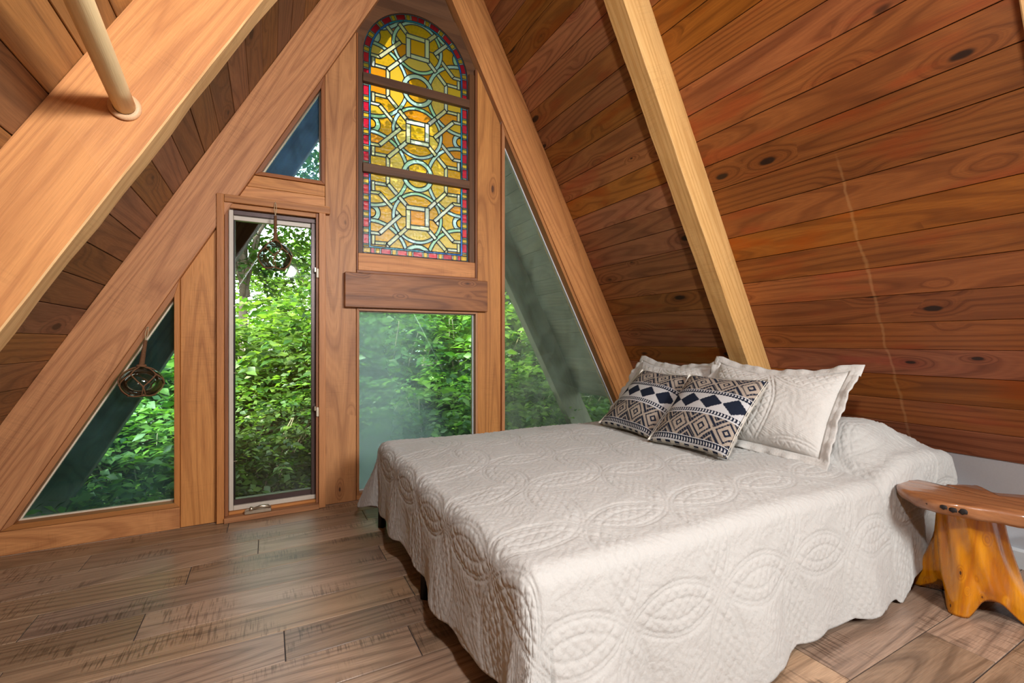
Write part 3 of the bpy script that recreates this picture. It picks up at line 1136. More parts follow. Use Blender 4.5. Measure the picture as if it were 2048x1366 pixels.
for n_, r in enumerate(order):
    tl = regions[r]
    A = sum(tri_area[i] for i in tl)
    big = max(tl, key=lambda i: tri_area[i])
    kd = lab[big][0]
    m = rs.choice(GM[kd])
    if n_ < 298 and A > 3e-5:
        extrude_tris('glass_piece', P2, [T2[i] for i in tl], 3.047, 3.0505, m, sg, M['clear'])
    elif A > 2e-6:
        small.append((tl, m))
if small:
    V, F, MI, mats = [], [], [], []
    for tl, m in small:
        if m not in mats:
            mats.append(m)
        for i in tl:
            o = len(V)
            V += [(P2[k][0], y, P2[k][1]) for y in (3.047, 3.0505) for k in T2[i]]
            F += [(o, o + 1, o + 2)]
            MI += [mats.index(m)]
    o = mesh_obj('small_glass_pieces', V, F, None, sg)
    for m in mats:
        o.data.materials.append(m)
    o.data.polygons.foreach_set('material_index', MI)
    o['kind'] = 'stuff'
LV, LF = [], []
for (a, b), ts in edge_t.items():
    la = [find(i) if lab[i] is not None else -1 for i in ts]
    if len(la) == 1:
        if la[0] < 0:
            continue
    elif la[0] == la[1]:
        continue
    p, q = Vector(P2[a]), Vector(P2[b])
    d = (q - p)
    if d.length < 1e-6:
        continue
    d.normalize()
    kds = [lab[i][0] for i in ts if lab[i] is not None]
    hw = 0.0016 if ('cream' in kds or 'bl' in kds) else 0.0028
    n = Vector((-d.y, d.x)) * hw
    p = p - d * hw * 0.6
    q = q + d * hw * 0.6
    o = len(LV)
    for y in (3.0445, 3.053):
        LV += [(p.x + n.x, y, p.y + n.y), (q.x + n.x, y, q.y + n.y), (q.x - n.x, y, q.y - n.y), (p.x - n.x, y, p.y - n.y)]
    LF += [(o, o + 1, o + 2, o + 3), (o + 7, o + 6, o + 5, o + 4), (o, o + 4, o + 5, o + 1), (o + 2, o + 6, o + 7, o + 3)]
lc = mesh_obj('lead_came', LV, LF, M['lead'], sg)
lc['kind'] = 'stuff'

# ================================================================ glass floats in rope nets
m, t = new_mat('float_glass')
lw = t.n('ShaderNodeLayerWeight')
lw.inputs[0].default_value = 0.35
tr = t.n('ShaderNodeBsdfTransparent')
t.put(tr.inputs[0], t.mix(lw.outputs['Facing'], (0.86, 0.93, 0.89), (0.42, 0.56, 0.46)))
gl = t.n('ShaderNodeBsdfGlossy')
gl.inputs['Roughness'].default_value = 0.02
mx = t.n('ShaderNodeMixShader')
t.put(mx.inputs[0], t.math('MULTIPLY', lw.outputs['Fresnel'], 0.9))
t.put(mx.inputs[1], tr.outputs[0])
t.put(mx.inputs[2], gl.outputs[0])
t.done(mx.outputs[0])
M['float'] = m


def glass_float(c, R, top, label, squash, seed, twist):
    c = Vector(c)
    w = empty('glass_float', c - Vector((0, 0, R)), label=label, cat='glass float', group='glass floats hanging in the windows')
    rr = random.Random(seed)
    bm = bmesh.new()
    bmesh.ops.create_uvsphere(bm, u_segments=40, v_segments=24, radius=R)
    for v in bm.verts:
        v.co.z *= squash
    bm_obj('glass_ball', bm, M['float'], w, True, Matrix.Translation(c))
    Rn = R * 1.035

    def on(lat, lon, k=1.0):
        a, b = math.radians(lat), math.radians(lon + twist)
        return c + Vector((math.cos(a) * math.cos(b), math.cos(a) * math.sin(b), math.sin(a) * squash)) * Rn * k

    def arc(a, b, n=7):
        out = []
        for i in range(n + 1):
            f = i / n
            p = (a - c) * (1 - f) + (b - c) * f
            p = Vector((p.x, p.y, p.z / squash)).normalized() * Rn
            out.append(c + Vector((p.x, p.y, p.z * squash)))
        return out
    parts, knots = [], []
    N = 5
    Tn = [on(68, 72 * i) for i in range(N)]
    A = [on(30 + rr.uniform(-5, 5), 72 * i + rr.uniform(-6, 6)) for i in range(N)]
    Bk = [on(-8 + rr.uniform(-6, 6), 72 * i + 36 + rr.uniform(-6, 6)) for i in range(N)]
    Ck = [on(-52 + rr.uniform(-4, 4), 72 * i + 36) for i in range(N)]
    neck = c + Vector((0, 0, Rn * squash * 1.06))
    rad = R * 0.034
    for i in range(N):
        parts.append(tube_geo([neck, Tn[i]] + arc(Tn[i], A[i]), rad, 6))
        for k in (i, (i - 1) % N):
            parts.append(tube_geo(arc(A[i], Bk[k]), rad, 6))
        for off in (-1, 1):
            s = c + (Bk[i] - c) * 1.0
            e = on(-54, 72 * i + 36 + off * 9)
            parts.append(tube_geo(arc(s, e), rad * 0.9, 6))
        parts.append(tube_geo(arc(Ck[i], Ck[(i + 1) % N]), rad * 1.3, 6))
        knots += [A[i], Bk[i], Ck[i]]
    for kpt in knots:
        ring_ = [kpt + Vector((math.cos(a), math.sin(a) * 0.6, math.sin(a))) * rad * 0.9 for a in [2 * PI * j / 8 for j in range(8)]]
        parts.append(tube_geo(ring_, rad * 1.1, 6, closed=True))
    v, f = join_geo(parts)
    net = mesh_obj('rope_net', v, f, M['rope'], w, True)
    net['kind'] = 'stuff'
    # wrapped handle
    t_ = Vector(top)
    low = neck + (t_ - neck) * 0.02
    hi = neck + (t_ - neck) * 0.66
    tube('rope_handle', [low, low.lerp(hi, 0.3), low.lerp(hi, 0.7), hi], [R * 0.12, R * 0.09, R * 0.085, R * 0.07], M['rope'], w, 12)
    turns = 22
    hp = []
    for i in range(turns * 10 + 1):
        f = i / (turns * 10)
        a = 2 * PI * f * turns
        p = low.lerp(hi, f)
        r = R * (0.12 - 0.045 * f)
        hp.append(p + Vector((math.cos(a) * r, math.sin(a) * r, 0)))
    tube('wrapping', hp, R * 0.028, M['rope'], w, 5)
    kn = [neck + Vector((math.cos(a), math.sin(a), 0.1 * math.sin(3 * a))) * R * 0.17 for a in [2 * PI * j / 16 for j in range(16)]]
    tube('collar_knot', kn, R * 0.075, M['rope'], w, 8, closed=True)
    lp_ = [hi, hi.lerp(t_, 0.5) + Vector((-R * 0.07, 0, 0)), t_ + Vector((-R * 0.03, 0, 0)), t_ + Vector((0, -0.002, R * 0.04)), t_ + Vector((R * 0.03, 0, 0)), hi.lerp(t_, 0.5) + Vector((R * 0.07, 0, 0)), hi]
    tube('hanging_loop', lp_, R * 0.022, M['twine'], w, 6)
    tube('nail', [t_ + Vector((0, 0.03, 0)), t_ + Vector((0, -0.006, 0.003))], 0.0022, M['metal'], w, 8)


glass_float((0.040, 2.925, 1.480), 0.084, (0.040, 2.962, 1.792), 'clear glass float in brown rope net hanging in the tall casement', 0.98, 3, 10)
glass_float((-0.560, 2.915, 0.795), 0.088, (-0.546, 2.978, 1.072), 'greenish glass float in brown rope net hanging in the left triangular window', 0.86, 9, 38)

# ================================================================ bed
BX0, BX1, BY0, BY1, BZ = 0.57, 2.74, 0.955, 2.475, 0.462
bed = empty('bed_frame', ((BX0 + BX1) / 2, (BY0 + BY1) / 2, 0), label='dark steel bed frame under the quilted coverlet', cat='bed frame')
for x in (0.545, 1.6, 2.66):
    for y in (0.985, 1.739, 2.515 if x < 1 else 2.44):
        tube('leg', [(x, y, 0.0005), (x, y, 0.235)], 0.021, M['steel'], bed, 4, matrix=None)
for y in (0.985, 1.739, 2.46):
    board('rail', 2.14, 0.03, 0.04, M['steel'], Matrix.Translation((1.6, y, 0.245)), bed)
for x in (0.56, 1.1, 1.6, 2.1, 2.65):
    board('cross_rail', 0.03, 1.49, 0.03, M['steel'], Matrix.Translation((x, 1.72, 0.28)), bed)
mat_bm = bmesh.new()
bmesh.ops.create_cube(mat_bm, size=1)
for v in mat_bm.verts:
    v.co = Vector((v.co.x * (BX1 - BX0 - 0.09), v.co.y * (BY1 - BY0 - 0.09), v.co.z * 0.145))
bmesh.ops.bevel(mat_bm, geom=mat_bm.edges[:], offset=0.04, segments=4, affect='EDGES')
mt = bm_obj('mattress', mat_bm, M['ticking'], None, True, Matrix.Translation(((BX0 + BX1) / 2, (BY0 + BY1) / 2, 0.370)))
tag(mt, 'pale mattress hidden beneath the quilted coverlet', 'mattress')


def quilt_height(u, v):
    """stitched relief: leaves made by overlapping circles, doubled outlines, hatching, meander between. metres -> ~[-1,1]"""
    a = 0.34
    R = a / math.sqrt(2)
    gu = np.round(u / a)
    gv = np.round(v / a)
    lines = np.full(u.shape, 1.0)
    inside = np.zeros(u.shape)
    for i in (-1, 0, 1):
        for j in (-1, 0, 1):
            d = np.hypot(u - (gu + i) * a, v - (gv + j) * a)
            inside += (d < R)
            for off in (0.0, -0.012, -0.046):
                lines = np.minimum(lines, np.abs(d - R - off) + (0.0 if off > -0.04 else 0.0012))
    leaf = inside >= 2
    hl = np.full(u.shape, 1.0)
    p = 0.024
    for w in ((u + v) * 0.7071, (u - v) * 0.7071):
        hl = np.minimum(hl, np.abs((w / p + 0.5) % 1.0 - 0.5) * p)
    me = np.sin(u * 150 + 2.2 * np.sin(v * 61)) * np.sin(v * 140 + 2.0 * np.sin(u * 57))
    ribs = np.abs(np.sin((u + 0.4 * np.sin(v * 9)) * 150))
    h = 1.0 - np.exp(-(lines / 0.0045) ** 2)
    hh = 0.45 * (1.0 - np.exp(-(hl / 0.0035) ** 2)) + 0.35
    hm = 0.50 + 0.20 * me + 0.20 * ribs
    return h * np.where(leaf, hh, hm)


def cloth_mat(name, col, scale=900):
    m, t = new_mat(name)
    uv = t.n('ShaderNodeTexCoord').outputs['UV']
    n1 = t.noise(uv, scale, 2, 0.6)
    n2 = t.noise(uv, 160, 3, 0.6, 0.4)
    c = t.mix(n2, tuple(x * 0.93 for x in col), tuple(min(1, x * 1.04) for x in col))
    vo = t.n('ShaderNodeTexVoronoi')
    t.put(vo.inputs['Vector'], t.vmath('ADD', uv, t.vmath('MULTIPLY', t.n('ShaderNodeTexNoise').outputs['Color'], (0.0, 0.0, 0.0))))
    vo.inputs['Scale'].default_value = 110
    h = t.math('ADD', t.math('MULTIPLY', n1, 0.3), t.math('ADD', n2, t.math('MULTIPLY', vo.outputs['Distance'], -0.9)))
    sh = t.bsdf(c, 0.85, t.bump(h, 0.0013, 0.7), spec=0.15)
    sh_n = sh.node
    sh_n.inputs['Sheen Weight'].default_value = 0.15
    t.done(sh)
    return m


M['quilt'] = cloth_mat('coverlet_cotton', (0.425, 0.412, 0.386))
M['sham'] = cloth_mat('sham_cotton', (0.50, 0.475, 0.44))
M['cream'] = cloth_mat('cushion_back_cream', (0.68, 0.63, 0.54))


def grid_mesh(name, P, UV, mat, attr=None):
    ny, nx = P.shape[:2]
    me = bpy.data.meshes.new(name)
    nv, nf = nx * ny, (nx - 1) * (ny - 1)
    me.vertices.add(nv)
    me.vertices.foreach_set('co', P.reshape(-1).astype(np.float32))
    idx = np.arange(nv).reshape(ny, nx)
    q = np.stack([idx[:-1, :-1], idx[:-1, 1:], idx[1:, 1:], idx[1:, :-1]], -1).reshape(-1)
    me.loops.add(nf * 4)
    me.loops.foreach_set('vertex_index', q.astype(np.int32))
    me.polygons.add(nf)
    me.polygons.foreach_set('loop_start', np.arange(0, nf * 4, 4, dtype=np.int32))
    me.polygons.foreach_set('loop_total', np.full(nf, 4, dtype=np.int32))
    me.polygons.foreach_set('use_smooth', np.ones(nf, dtype=bool))
    uvl = me.uv_layers.new(name='UVMap')
    uvl.data.foreach_set('uv', UV.reshape(-1, 2)[q].reshape(-1).astype(np.float32))
    if attr is not None:
        ca = me.color_attributes.new('pattern', 'FLOAT_COLOR', 'CORNER')
        ca.data.foreach_set('color', np.repeat(attr.reshape(-1, 4), 4, axis=0).reshape(-1).astype(np.float32))
    me.materials.append(mat)
    me.update()
    me.validate()
    return me


def grid_normals(P):
    du = np.gradient(P, axis=1)
    dv = np.gradient(P, axis=0)
    n = np.cross(du, dv)
    return n / (np.linalg.norm(n, axis=-1, keepdims=True) + 1e-9)


def sstep(x, a, b):
    t_ = np.clip((x - a) / (b - a), 0, 1)
    return t_ * t_ * (3 - 2 * t_)


def make_coverlet():
    RES = 0.0046
    LF, LNr, LFr, LH = 0.374, 0.468, 0.45, 0.36      # overhang: foot, near, far, head
    a = np.arange(BX0 - LF, BX1 + LH, RES)
    b = np.arange(BY0 - LNr, BY1 + LFr, RES)
    A, B = np.meshgrid(a, b)
    cx = np.clip(A, BX0, BX1)
    cy = np.clip(B, BY0, BY1)
    fx = np.where(A < BX0, (BX0 - A) / LF, np.where(A > BX1, (A - BX1) / LH, 0))
    fy = np.where(B < BY0, (BY0 - B) / LNr, np.where(B > BY1, (B - BY1) / LFr, 0))
    sx = np.where(A < BX0, -1.0, 1.0)
    sy = np.where(B < BY0, -1.0, 1.0)
    Lx_ = np.where(A < BX0, LF, LH)
    Ly_ = np.where(B < BY0, LNr, LFr)
    mfr = np.maximum(fx, fy)
    phi = (PI / 2) * fy / (fx + fy + 1e-9)
    L = np.cos(phi) ** 2 * Lx_ + np.sin(phi) ** 2 * Ly_
    d = mfr * L
    dirx = np.where(mfr > 0, np.cos(phi) * sx, 0)
    diry = np.where(mfr > 0, np.sin(phi) * sy, 0)
    # perimeter coordinate for folds
    run = cx * 1.0 * (fy > 0) + cy * (fx > 0) + phi * 0.12
    corner = (fx > 0) & (fy > 0)
    # hem waves
    scal = 0.010 * np.abs(np.sin(run * PI / 0.155 + 0.7)) + 0.012 * np.sin(run * 5.0 + 1.0) * (1 - 0.4 * corner)
    foot = (A < BX0) & ~corner
    d = d * (1 + (scal - 0.005) / L * mfr)
    r = 0.055
    amax = math.radians(80)
    q = np.minimum(d / r, amax)
    out = r * np.sin(q)
    drop = r * (1 - np.cos(q))
    rest = np.maximum(d - r * amax, 0)
    flare = np.where(A < BX0, 0.045 * np.cos(phi) ** 2 + 0.15 * np.sin(phi) ** 2, 0.15) + 0.10 * corner * np.sin(2 * phi)
    out = out + rest * flare
    drop = drop + rest * np.sqrt(1 - flare ** 2)
    g = sstep(rest, 0.02, 0.36)
    fold = 0.016 * np.sin(run * 9.5 + 0.4) + 0.010 * np.sin(run * 21 + 1.7)
    cf = corner * np.sin(2 * phi) * (0.02 * np.cos(phi * 6 + 0.6))
    out = out + g * (fold + cf)
    # near side is gathered in next to the bench
    gather = ((fy > 0) & (B < BY0)) * sstep(cx, 2.38, 2.50) * (1 - 0.3 * sstep(cx, 2.6, 2.74))
    out = out - gather * g * 0.11
    # far foot corner flares to the floor
    ff = corner * ((A < BX0) & (B > BY1)) * np.sin(2 * phi)
    out = out + ff * g * 0.09
    rnd = 0.045
    ex = np.minimum(np.minimum(cx - BX0, BX1 - cx), 0.25)
    ey = np.minimum(np.minimum(cy - BY0, BY1 - cy), 0.25)
    crown = 0.022 * sstep(ex, 0, 0.25) * sstep(ey, 0, 0.25)
    lump = 0.150 * sstep(cx, 2.10, 2.36) * (0.8 + 0.2 * np.sin(cy * 6.5 + 0.6)) * (0.45 + 0.55 * sstep(ey, 0.0, 0.16)) * (1 - 0.35 * sstep(cx, 2.55, 2.74))
    crease = -0.022 * np.exp(-((cx - 2.13 - 0.10 * sstep(cy, 0.95, 1.3)) / 0.03) ** 2) * sstep(BY0 + 0.35 - cy, 0, 0.3)
    und = 0.0035 * np.sin(cx * 7 + cy * 4) + 0.003 * np.sin(cy * 11 - cx * 3 + 1)
    Z = BZ + crown + lump + crease + und - drop
    X = cx + dirx * out
    Y = cy + diry * out
    # cloth that reaches the floor spreads on it
    over = np.maximum(0.008 - Z, 0)
    Z = np.maximum(Z, 0.006 + 0.003 * np.sin(run * 40))
    X = X + dirx * over * 0.7
    Y = Y + diry * over * 0.7
    P = np.stack([X, Y, Z], -1)
    U = np.stack([cx + dirx * d, cy + diry * d], -1)
    N = grid_normals(P)
    h = quilt_height(U[..., 0] + 0.04, U[..., 1] + 0.11)
    edge = np.minimum(sstep(1 - mfr, 0.0, 0.02), 1)
    amp = 0.0058
    nz = 0.0016 * np.sin(U[..., 0] * 33 + 2 * np.sin(U[..., 1] * 19)) * np.sin(U[..., 1] * 29)
    P = P + N * ((h - 0.5) * amp * (0.3 + 0.7 * edge) + nz)[..., None]
    P[..., 2] = np.maximum(P[..., 2], 0.003)
    me = grid_mesh('coverlet', P, U, M['quilt'])
    o = bpy.data.objects.new('coverlet', me)
    COL.objects.link(o)
    sol = o.modifiers.new('thick', 'SOLIDIFY')
    sol.thickness = 0.003
    sol.offset = -1
    tag(o, 'beige quilted coverlet with leaf stitching draped over the bed', 'coverlet')


make_coverlet()


def pillow_grid(n, W, H, T, flange, pinch, seed, sag=0.0):
    """front+back closed surface as one wrapped grid: rows run front bottom->top then back top->bottom"""
    u = np.linspace(-1, 1, n)
    U, V = np.meshgrid(u, u)
    body = 1.0
    px = U * (W / 2) * (1 - pinch * (1 - V ** 2) * np.abs(U) ** 2)
    py = V * (H / 2) * (1 - pinch * (1 - U ** 2) * np.abs(V) ** 2)
    e = (1 - np.abs(U) ** 2.6) * (1 - np.abs(V) ** 2.6)
    th = T / 2 * np.clip(e, 0, 1) ** 0.55
    py = py - sag * (1 - U ** 2) * sstep(V, 0.2, 1.0)
    return U, V, px, py, th


def finish_pillow(name, P_front, P_back, UVf, mat, attr=None):
    P = np.concatenate([P_front, P_back[::-1]], 0)
    UV = np.concatenate([UVf, UVf[::-1]], 0)
    return grid_mesh(name, P, UV, mat, attr)


def orient(center, xdir, updir):
    x = Vector(xdir).normalized()
    y = Vector(updir)
    y = (y - x * y.dot(x)).normalized()
    z = x.cross(y)
    return frame_matrix(center, x, y, z)


# ---- quilted shams with a wavy flange
def make_sham(center, updir, xdir, label, seed):
    n = 190
    W, H, T, fl = 0.64, 0.44, 0.17, 0.045
    U, V, px, py, th = pillow_grid(n, W, H, T, fl, 0.05, seed, 0.045)
    rr = np.random.default_rng(seed)
    ph = rr.uniform(0, 6, 6)
    wr = 0.0035 * np.sin(px * 21 + ph[0] + 2 * np.sin(py * 13)) * np.sin(py * 17 + ph[1])
    q = quilt_height(px * 0.85 + seed * 0.37 + 0.1, py * 0.85 + 0.04)
    zf = th + wr * (th > 0.002) + (q - 0.5) * 0.006 * sstep(th, 0.0, 0.03)
    zb = -th * 0.75
    F = np.stack([px, py, zf], -1)
    Bk = np.stack([px, py, zb], -1)
    me = finish_pillow('sham_body', F, Bk, np.stack([px, py], -1), M['sham'])
    mtx = orient(center, xdir, updir)
    root = empty('pillow_sham', mtx.translation, label=label, cat='pillow', group='quilted shams at the head of the bed')
    o = bpy.data.objects.new('sham_body', me)
    COL.objects.link(o)
    put(o, root, mtx)
    # flange
    per = []
    k = 90
    for side in range(4):
        for i in range(k):
            f = -1 + 2 * i / k
            per.append([(f, -1), (1, f), (-f, 1), (-1, -f)][side])
    rows = 7
    FP = np.zeros((rows, len(per) + 1, 3))
    FU = np.zeros((rows, len(per) + 1, 2))
    for j in range(len(per) + 1):
        uu, vv = per[j % len(per)]
        bx = uu * (W / 2) * (1 - 0.05 * (1 - vv ** 2) * uu ** 2)
        by = vv * (H / 2) * (1 - 0.05 * (1 - uu ** 2) * vv ** 2) - 0.045 * (1 - uu ** 2) * (1.0 if vv > 0.99 else 0) - (0.045 * (1 - uu ** 2) * float(sstep(np.array(vv), 0.2, 1.0)) if vv < 0.99 else 0)
        nx = uu if abs(uu) > 0.999 else 0.25 * uu ** 5
        ny = vv if abs(vv) > 0.999 else 0.25 * vv ** 5
        for i in range(rows):
            f = i / (rows - 1)
            wv = 0.009 * f * math.sin(j * 0.22 + ph[2]) + 0.004 * f * math.sin(j * 0.61 + ph[3])
            curl = -0.012 * f * f if vv > 0.9 else 0.012 * f
            FP[i, j] = (bx + nx * fl * f, by + ny * fl * f, wv + curl + 0.0018 * math.sin(f * 12))
            FU[i, j] = (bx + nx * fl * f, by + ny * fl * f)
    me = grid_mesh('flange', FP, FU, M['sham'])
    fo = bpy.data.objects.new('flange', me)
    COL.objects.link(fo)
    put(fo, root, mtx)
    s = fo.modifiers.new('thick', 'SOLIDIFY')
    s.thickness = 0.006
    s.offset = 0
    return root


make_sham((2.165, 1.425, 0.690), (0.57, -0.02, 0.82), (0.05, -1, -0.02), 'beige quilted sham pillow at the right, nearest the bench', 2)
make_sham((2.215, 2.130, 0.685), (0.58, 0.03, 0.80), (-0.04, -1, 0.0), 'beige quilted sham pillow mostly hidden behind the patterned cushions', 4)


# ---- knitted cushions
def knit_pattern(n):
    navy = np.array([0.018, 0.024, 0.045, 1])
    tan = np.array([0.50, 0.41, 0.33, 1])
    white = np.array([0.72, 0.70, 0.70, 1])
    cream = np.array([0.60, 0.55, 0.47, 1])
    j, i = np.mgrid[0:n, 0:n]
    x = (i + 0.5) / n
    y = (j + 0.5) / n
    C = np.zeros((n, n, 4))
    C[:] = cream

    def band(y0, y1):
        m = (y >= y0) & (y < y1)
        f = (y - y0) / (y1 - y0)
        C[m] = navy
        C[m & ((f < 0.14) | (f > 0.86))] = white
        dots = m & (np.abs(f - 0.5) < 0.16) & ((i % 4) < 2)
        C[dots] = white
        nt = m & ((np.abs(f - 0.25) < 0.07) | (np.abs(f - 0.75) < 0.07)) & ((i % 4) == 0)
        C[nt] = white * 0.8

    def tanzone(y0, y1):
        m = (y >= y0) & (y < y1)
        f = (y - y0) / (y1 - y0) * 2 - 1
        px_ = ((x * 3.5 + 0.25) % 1.0) * 2 - 1
        dd = np.abs(px_) + np.abs(f) * 0.92
        st = np.floor(dd * 12) / 12
        C[m] = tan
        C[m & (st >= 0.15) & (st < 0.30)] = navy
        C[m & (st < 0.08)] = tan
        C[m & (st >= 0.62) & (st < 0.80)] = navy
        C[m & (st >= 1.05) & (st < 1.34)] = navy
        C[m & (st >= 1.55)] = navy
        mel = m & ((i + j) % 5 == 0) & (st >= 0.62)
        C[mel] = C[mel] * 0.5 + tan * 0.5

    tanzone(0.095, 0.375)
    tanzone(0.70, 0.955)
    m = (y >= 0.445) & (y < 0.64)
    C[m] = white
    f = (y - 0.445) / 0.195 * 2 - 1
    px_ = ((x * 3.6 + 0.3) % 1.0) * 2 - 1
    st = np.floor((np.abs(px_) + np.abs(f)) * 9) / 9
    C[m & (st < 0.95)] = navy
    band(0.02, 0.095)
    band(0.375, 0.445)
    band(0.64, 0.70)
    band(0.955, 0.995)
    e = (y < 0.02)
    C[e] = cream
    C[e & ((i // 7) % 2 == 0)] = navy
    return C


m, t = new_mat('cushion_knit')
at = t.n('ShaderNodeAttribute')
at.attribute_name = 'pattern'
uv = t.n('ShaderNodeTexCoord').outputs['UV']
NK = 116
su = t.n('ShaderNodeSeparateXYZ')
t.put(su.inputs[0], uv)
kx = t.math('ABSOLUTE', t.math('SINE', t.math('MULTIPLY', su.outputs[0], NK * PI)))
ky = t.math('ABSOLUTE', t.math('SINE', t.math('MULTIPLY', su.outputs[1], NK * PI)))
kh = t.math('MULTIPLY', kx, ky)
t.done(t.bsdf(t.mix(t.math('MULTIPLY_ADD', kh, 0.5, 0.5, clamp=True), t.mix(1.0, at.outputs['Color'], (0.6, 0.6, 0.6), 'MULTIPLY'), at.outputs['Color']), 0.9, t.bump(kh, 0.0025, 0.9), spec=0.1))
M['knit'] = m
n = NK + 1
W, H, T = 0.43, 0.455, 0.135
U, V, px, py, th = pillow_grid(n, W, H, T, 0, 0.075, 1)
wr = 0.006 * np.sin(px * 19 + 1) * np.sin(py * 15 + 2)
Ff = np.stack([px, py, th + wr * (th > 0.004)], -1)
front = grid_mesh('knit_front', Ff, np.stack([(U + 1) / 2, (V + 1) / 2], -1), M['knit'], knit_pattern(NK))
n2 = 41
U, V, px, py, th = pillow_grid(n2, W, H, T, 0, 0.075, 1)
rim = np.where((np.abs(U) > 0.999) | (np.abs(V) > 0.999), 1.0, 0.0)
Fb = np.stack([px * 1.006, py * 1.006, -th * 1.0 + 0.012 * rim - 0.012 * (1 - rim) * (th < 0.02)], -1)
back = grid_mesh('cream_back', Fb[::-1], np.stack([px, py], -1)[::-1], M['cream'])
for c, up, xd, lb in (((1.885, 1.530, 0.655), (0.335, 0.015, 0.33), (0.06, -1, 0.0), 'navy and cream knitted cushion in front, nearer the camera'),
                      ((1.925, 1.975, 0.655), (0.36, 0.06, 0.34), (-0.05, -1, -0.02), 'navy and cream knitted cushion behind, nearer the gable windows')):
    mtx = orient(c, xd, up)
    root = empty('knit_cushion', c, label=lb, cat='cushion', group='patterned knit cushions on the bed')
    for nm, me in (('knit_front', front), ('cream_back', back)):
        o = bpy.data.objects.new(nm, me)
        COL.objects.link(o)
        put(o, root, mtx)

# ================================================================ live-edge bench on a root stump
bench = empty('stump_bench', (2.36, 0.72, 0), label='varnished orange live-edge bench on a root stump beside the bed', cat='bench')
nseg, nz = 96, 40
V_, F_ = [], []
lobes = [(math.radians(185), 0.075, 0.34), (math.radians(95), 0.085, 0.36), (math.radians(-88), 0.10, 0.42), (math.radians(5), 0.08, 0.4)]
for k in range(nz + 1):
    f = k / nz                      # 0 bottom, 1 top
    for i in range(nseg):
        a = 2 * PI * i / nseg
        foot = 0.0
        for la, amp, wd in lobes:
            da = (a - la + PI) % (2 * PI) - PI
            foot = max(foot, amp * math.exp(-(da / wd) ** 2))
        zb = 0.0 + 0.075 * max(0, 1 - foot / 0.06)
        z = zb + (0.383 - zb) * f
        fz = z / 0.383
        r = 0.098 + 0.012 * math.sin(a * 2 + 0.5) + 0.018 * (1 - fz) + foot * (1 - fz) ** 2.2 * 0.95
        r += 0.006 * math.sin(a * 5 + fz * 3) * (1 - 0.5 * fz) + 0.004 * math.sin(a * 11 + fz * 9)
        r *= 0.94 + 0.06 * min(1, f * 8)
        cx, cy = 2.315 + 0.075 * (1 - fz), 0.715 + 0.015 * (1 - fz)
        V_.append((cx + r * math.cos(a), cy + r * math.sin(a), z + 0.0008))
for k in range(nz):
    for i in range(nseg):
        a, b = k * nseg + i, k * nseg + (i + 1) % nseg
        F_.append((a, b, b + nseg, a + nseg))
F_.append(tuple(range(nseg))[::-1])
F_.append(tuple(nz * nseg + i for i in range(nseg)))
# put stump mesh in a frame whose local X is vertical so that the grain runs up
sm = frame_matrix((2.3, 0.7, 0.2), Vector((0, 0, 1)), Vector((0, 1, 0)), Vector((-1, 0, 0)))
inv = sm.inverted()
stump = mesh_obj('stump', [inv @ Vector(v) for v in V_], F_, M['bench'], bench, True, sm)
# slab: outline in metres at seat height, from the far tip round the front
out_pts = [(2.150, 0.872), (2.095, 0.845), (2.058, 0.795), (2.030, 0.725), (2.046, 0.650), (2.088, 0.585), (2.120, 0.515), (2.125, 0.43),
           (2.150, 0.34), (2.215, 0.27), (2.31, 0.255), (2.385, 0.31), (2.415, 0.40), (2.425, 0.50), (2.398, 0.585), (2.335, 0.655),
           (2.362, 0.690), (2.390, 0.715), (2.372, 0.745), (2.330, 0.768), (2.290, 0.775), (2.272, 0.812), (2.285, 0.850), (2.240, 0.876), (2.195, 0.882)]
no = len(out_pts)


def catmull(pts, sub=4):
    o = []
    n = len(pts)
    for i in range(n):
        p0, p1, p2, p3 = (Vector(pts[(i + j - 1) % n]) for j in range(4))
        for s in range(sub):
            t_ = s / sub
            o.append(0.5 * ((2 * p1) + (-p0 + p2) * t_ + (2 * p0 - 5 * p1 + 4 * p2 - p3) * t_ ** 2 + (-p0 + 3 * p1 - 3 * p2 + p3) * t_ ** 3))
    return o


op = [p * 1.036 for p in catmull(out_pts)]
cc = Vector((2.225, 0.57)) * 1.036
prof = [(0.0, 0.0), (0.5, 0.0), (0.93, 0.0), (0.985, -0.003), (1.0, -0.010), (1.0, -0.022), (0.975, -0.036), (0.93, -0.046), (0.82, -0.050), (0.4, -0.050), (0.0, -0.050)]
V_, F_ = [], []
for k, (f, z) in enumerate(prof):
    for i, p in enumerate(op):
        und = 0.003 * math.sin(i * 0.5) + 0.002 * math.sin(i * 1.3)
        q = cc + (p - cc) * f
        V_.append((q.x, q.y, 0.4325 + z + (und if f > 0.9 and z < 0 else 0)))
m_ = len(op)
for k in range(len(prof) - 1):
    for i in range(m_):
        a, b = k * m_ + i, k * m_ + (i + 1) % m_
        F_.append((a, a + m_, b + m_, b))
smm = frame_matrix((2.22, 0.57, 0.43), Vector((0.25, -1, 0)).normalized(), Vector((1, 0.25, 0)).normalized(), Vector((0, 0, 1)))
inv = smm.inverted()
slab_o = mesh_obj('seat_slab', [inv @ Vector(v) for v in V_], F_, M['bench_top'], bench, True, smm)
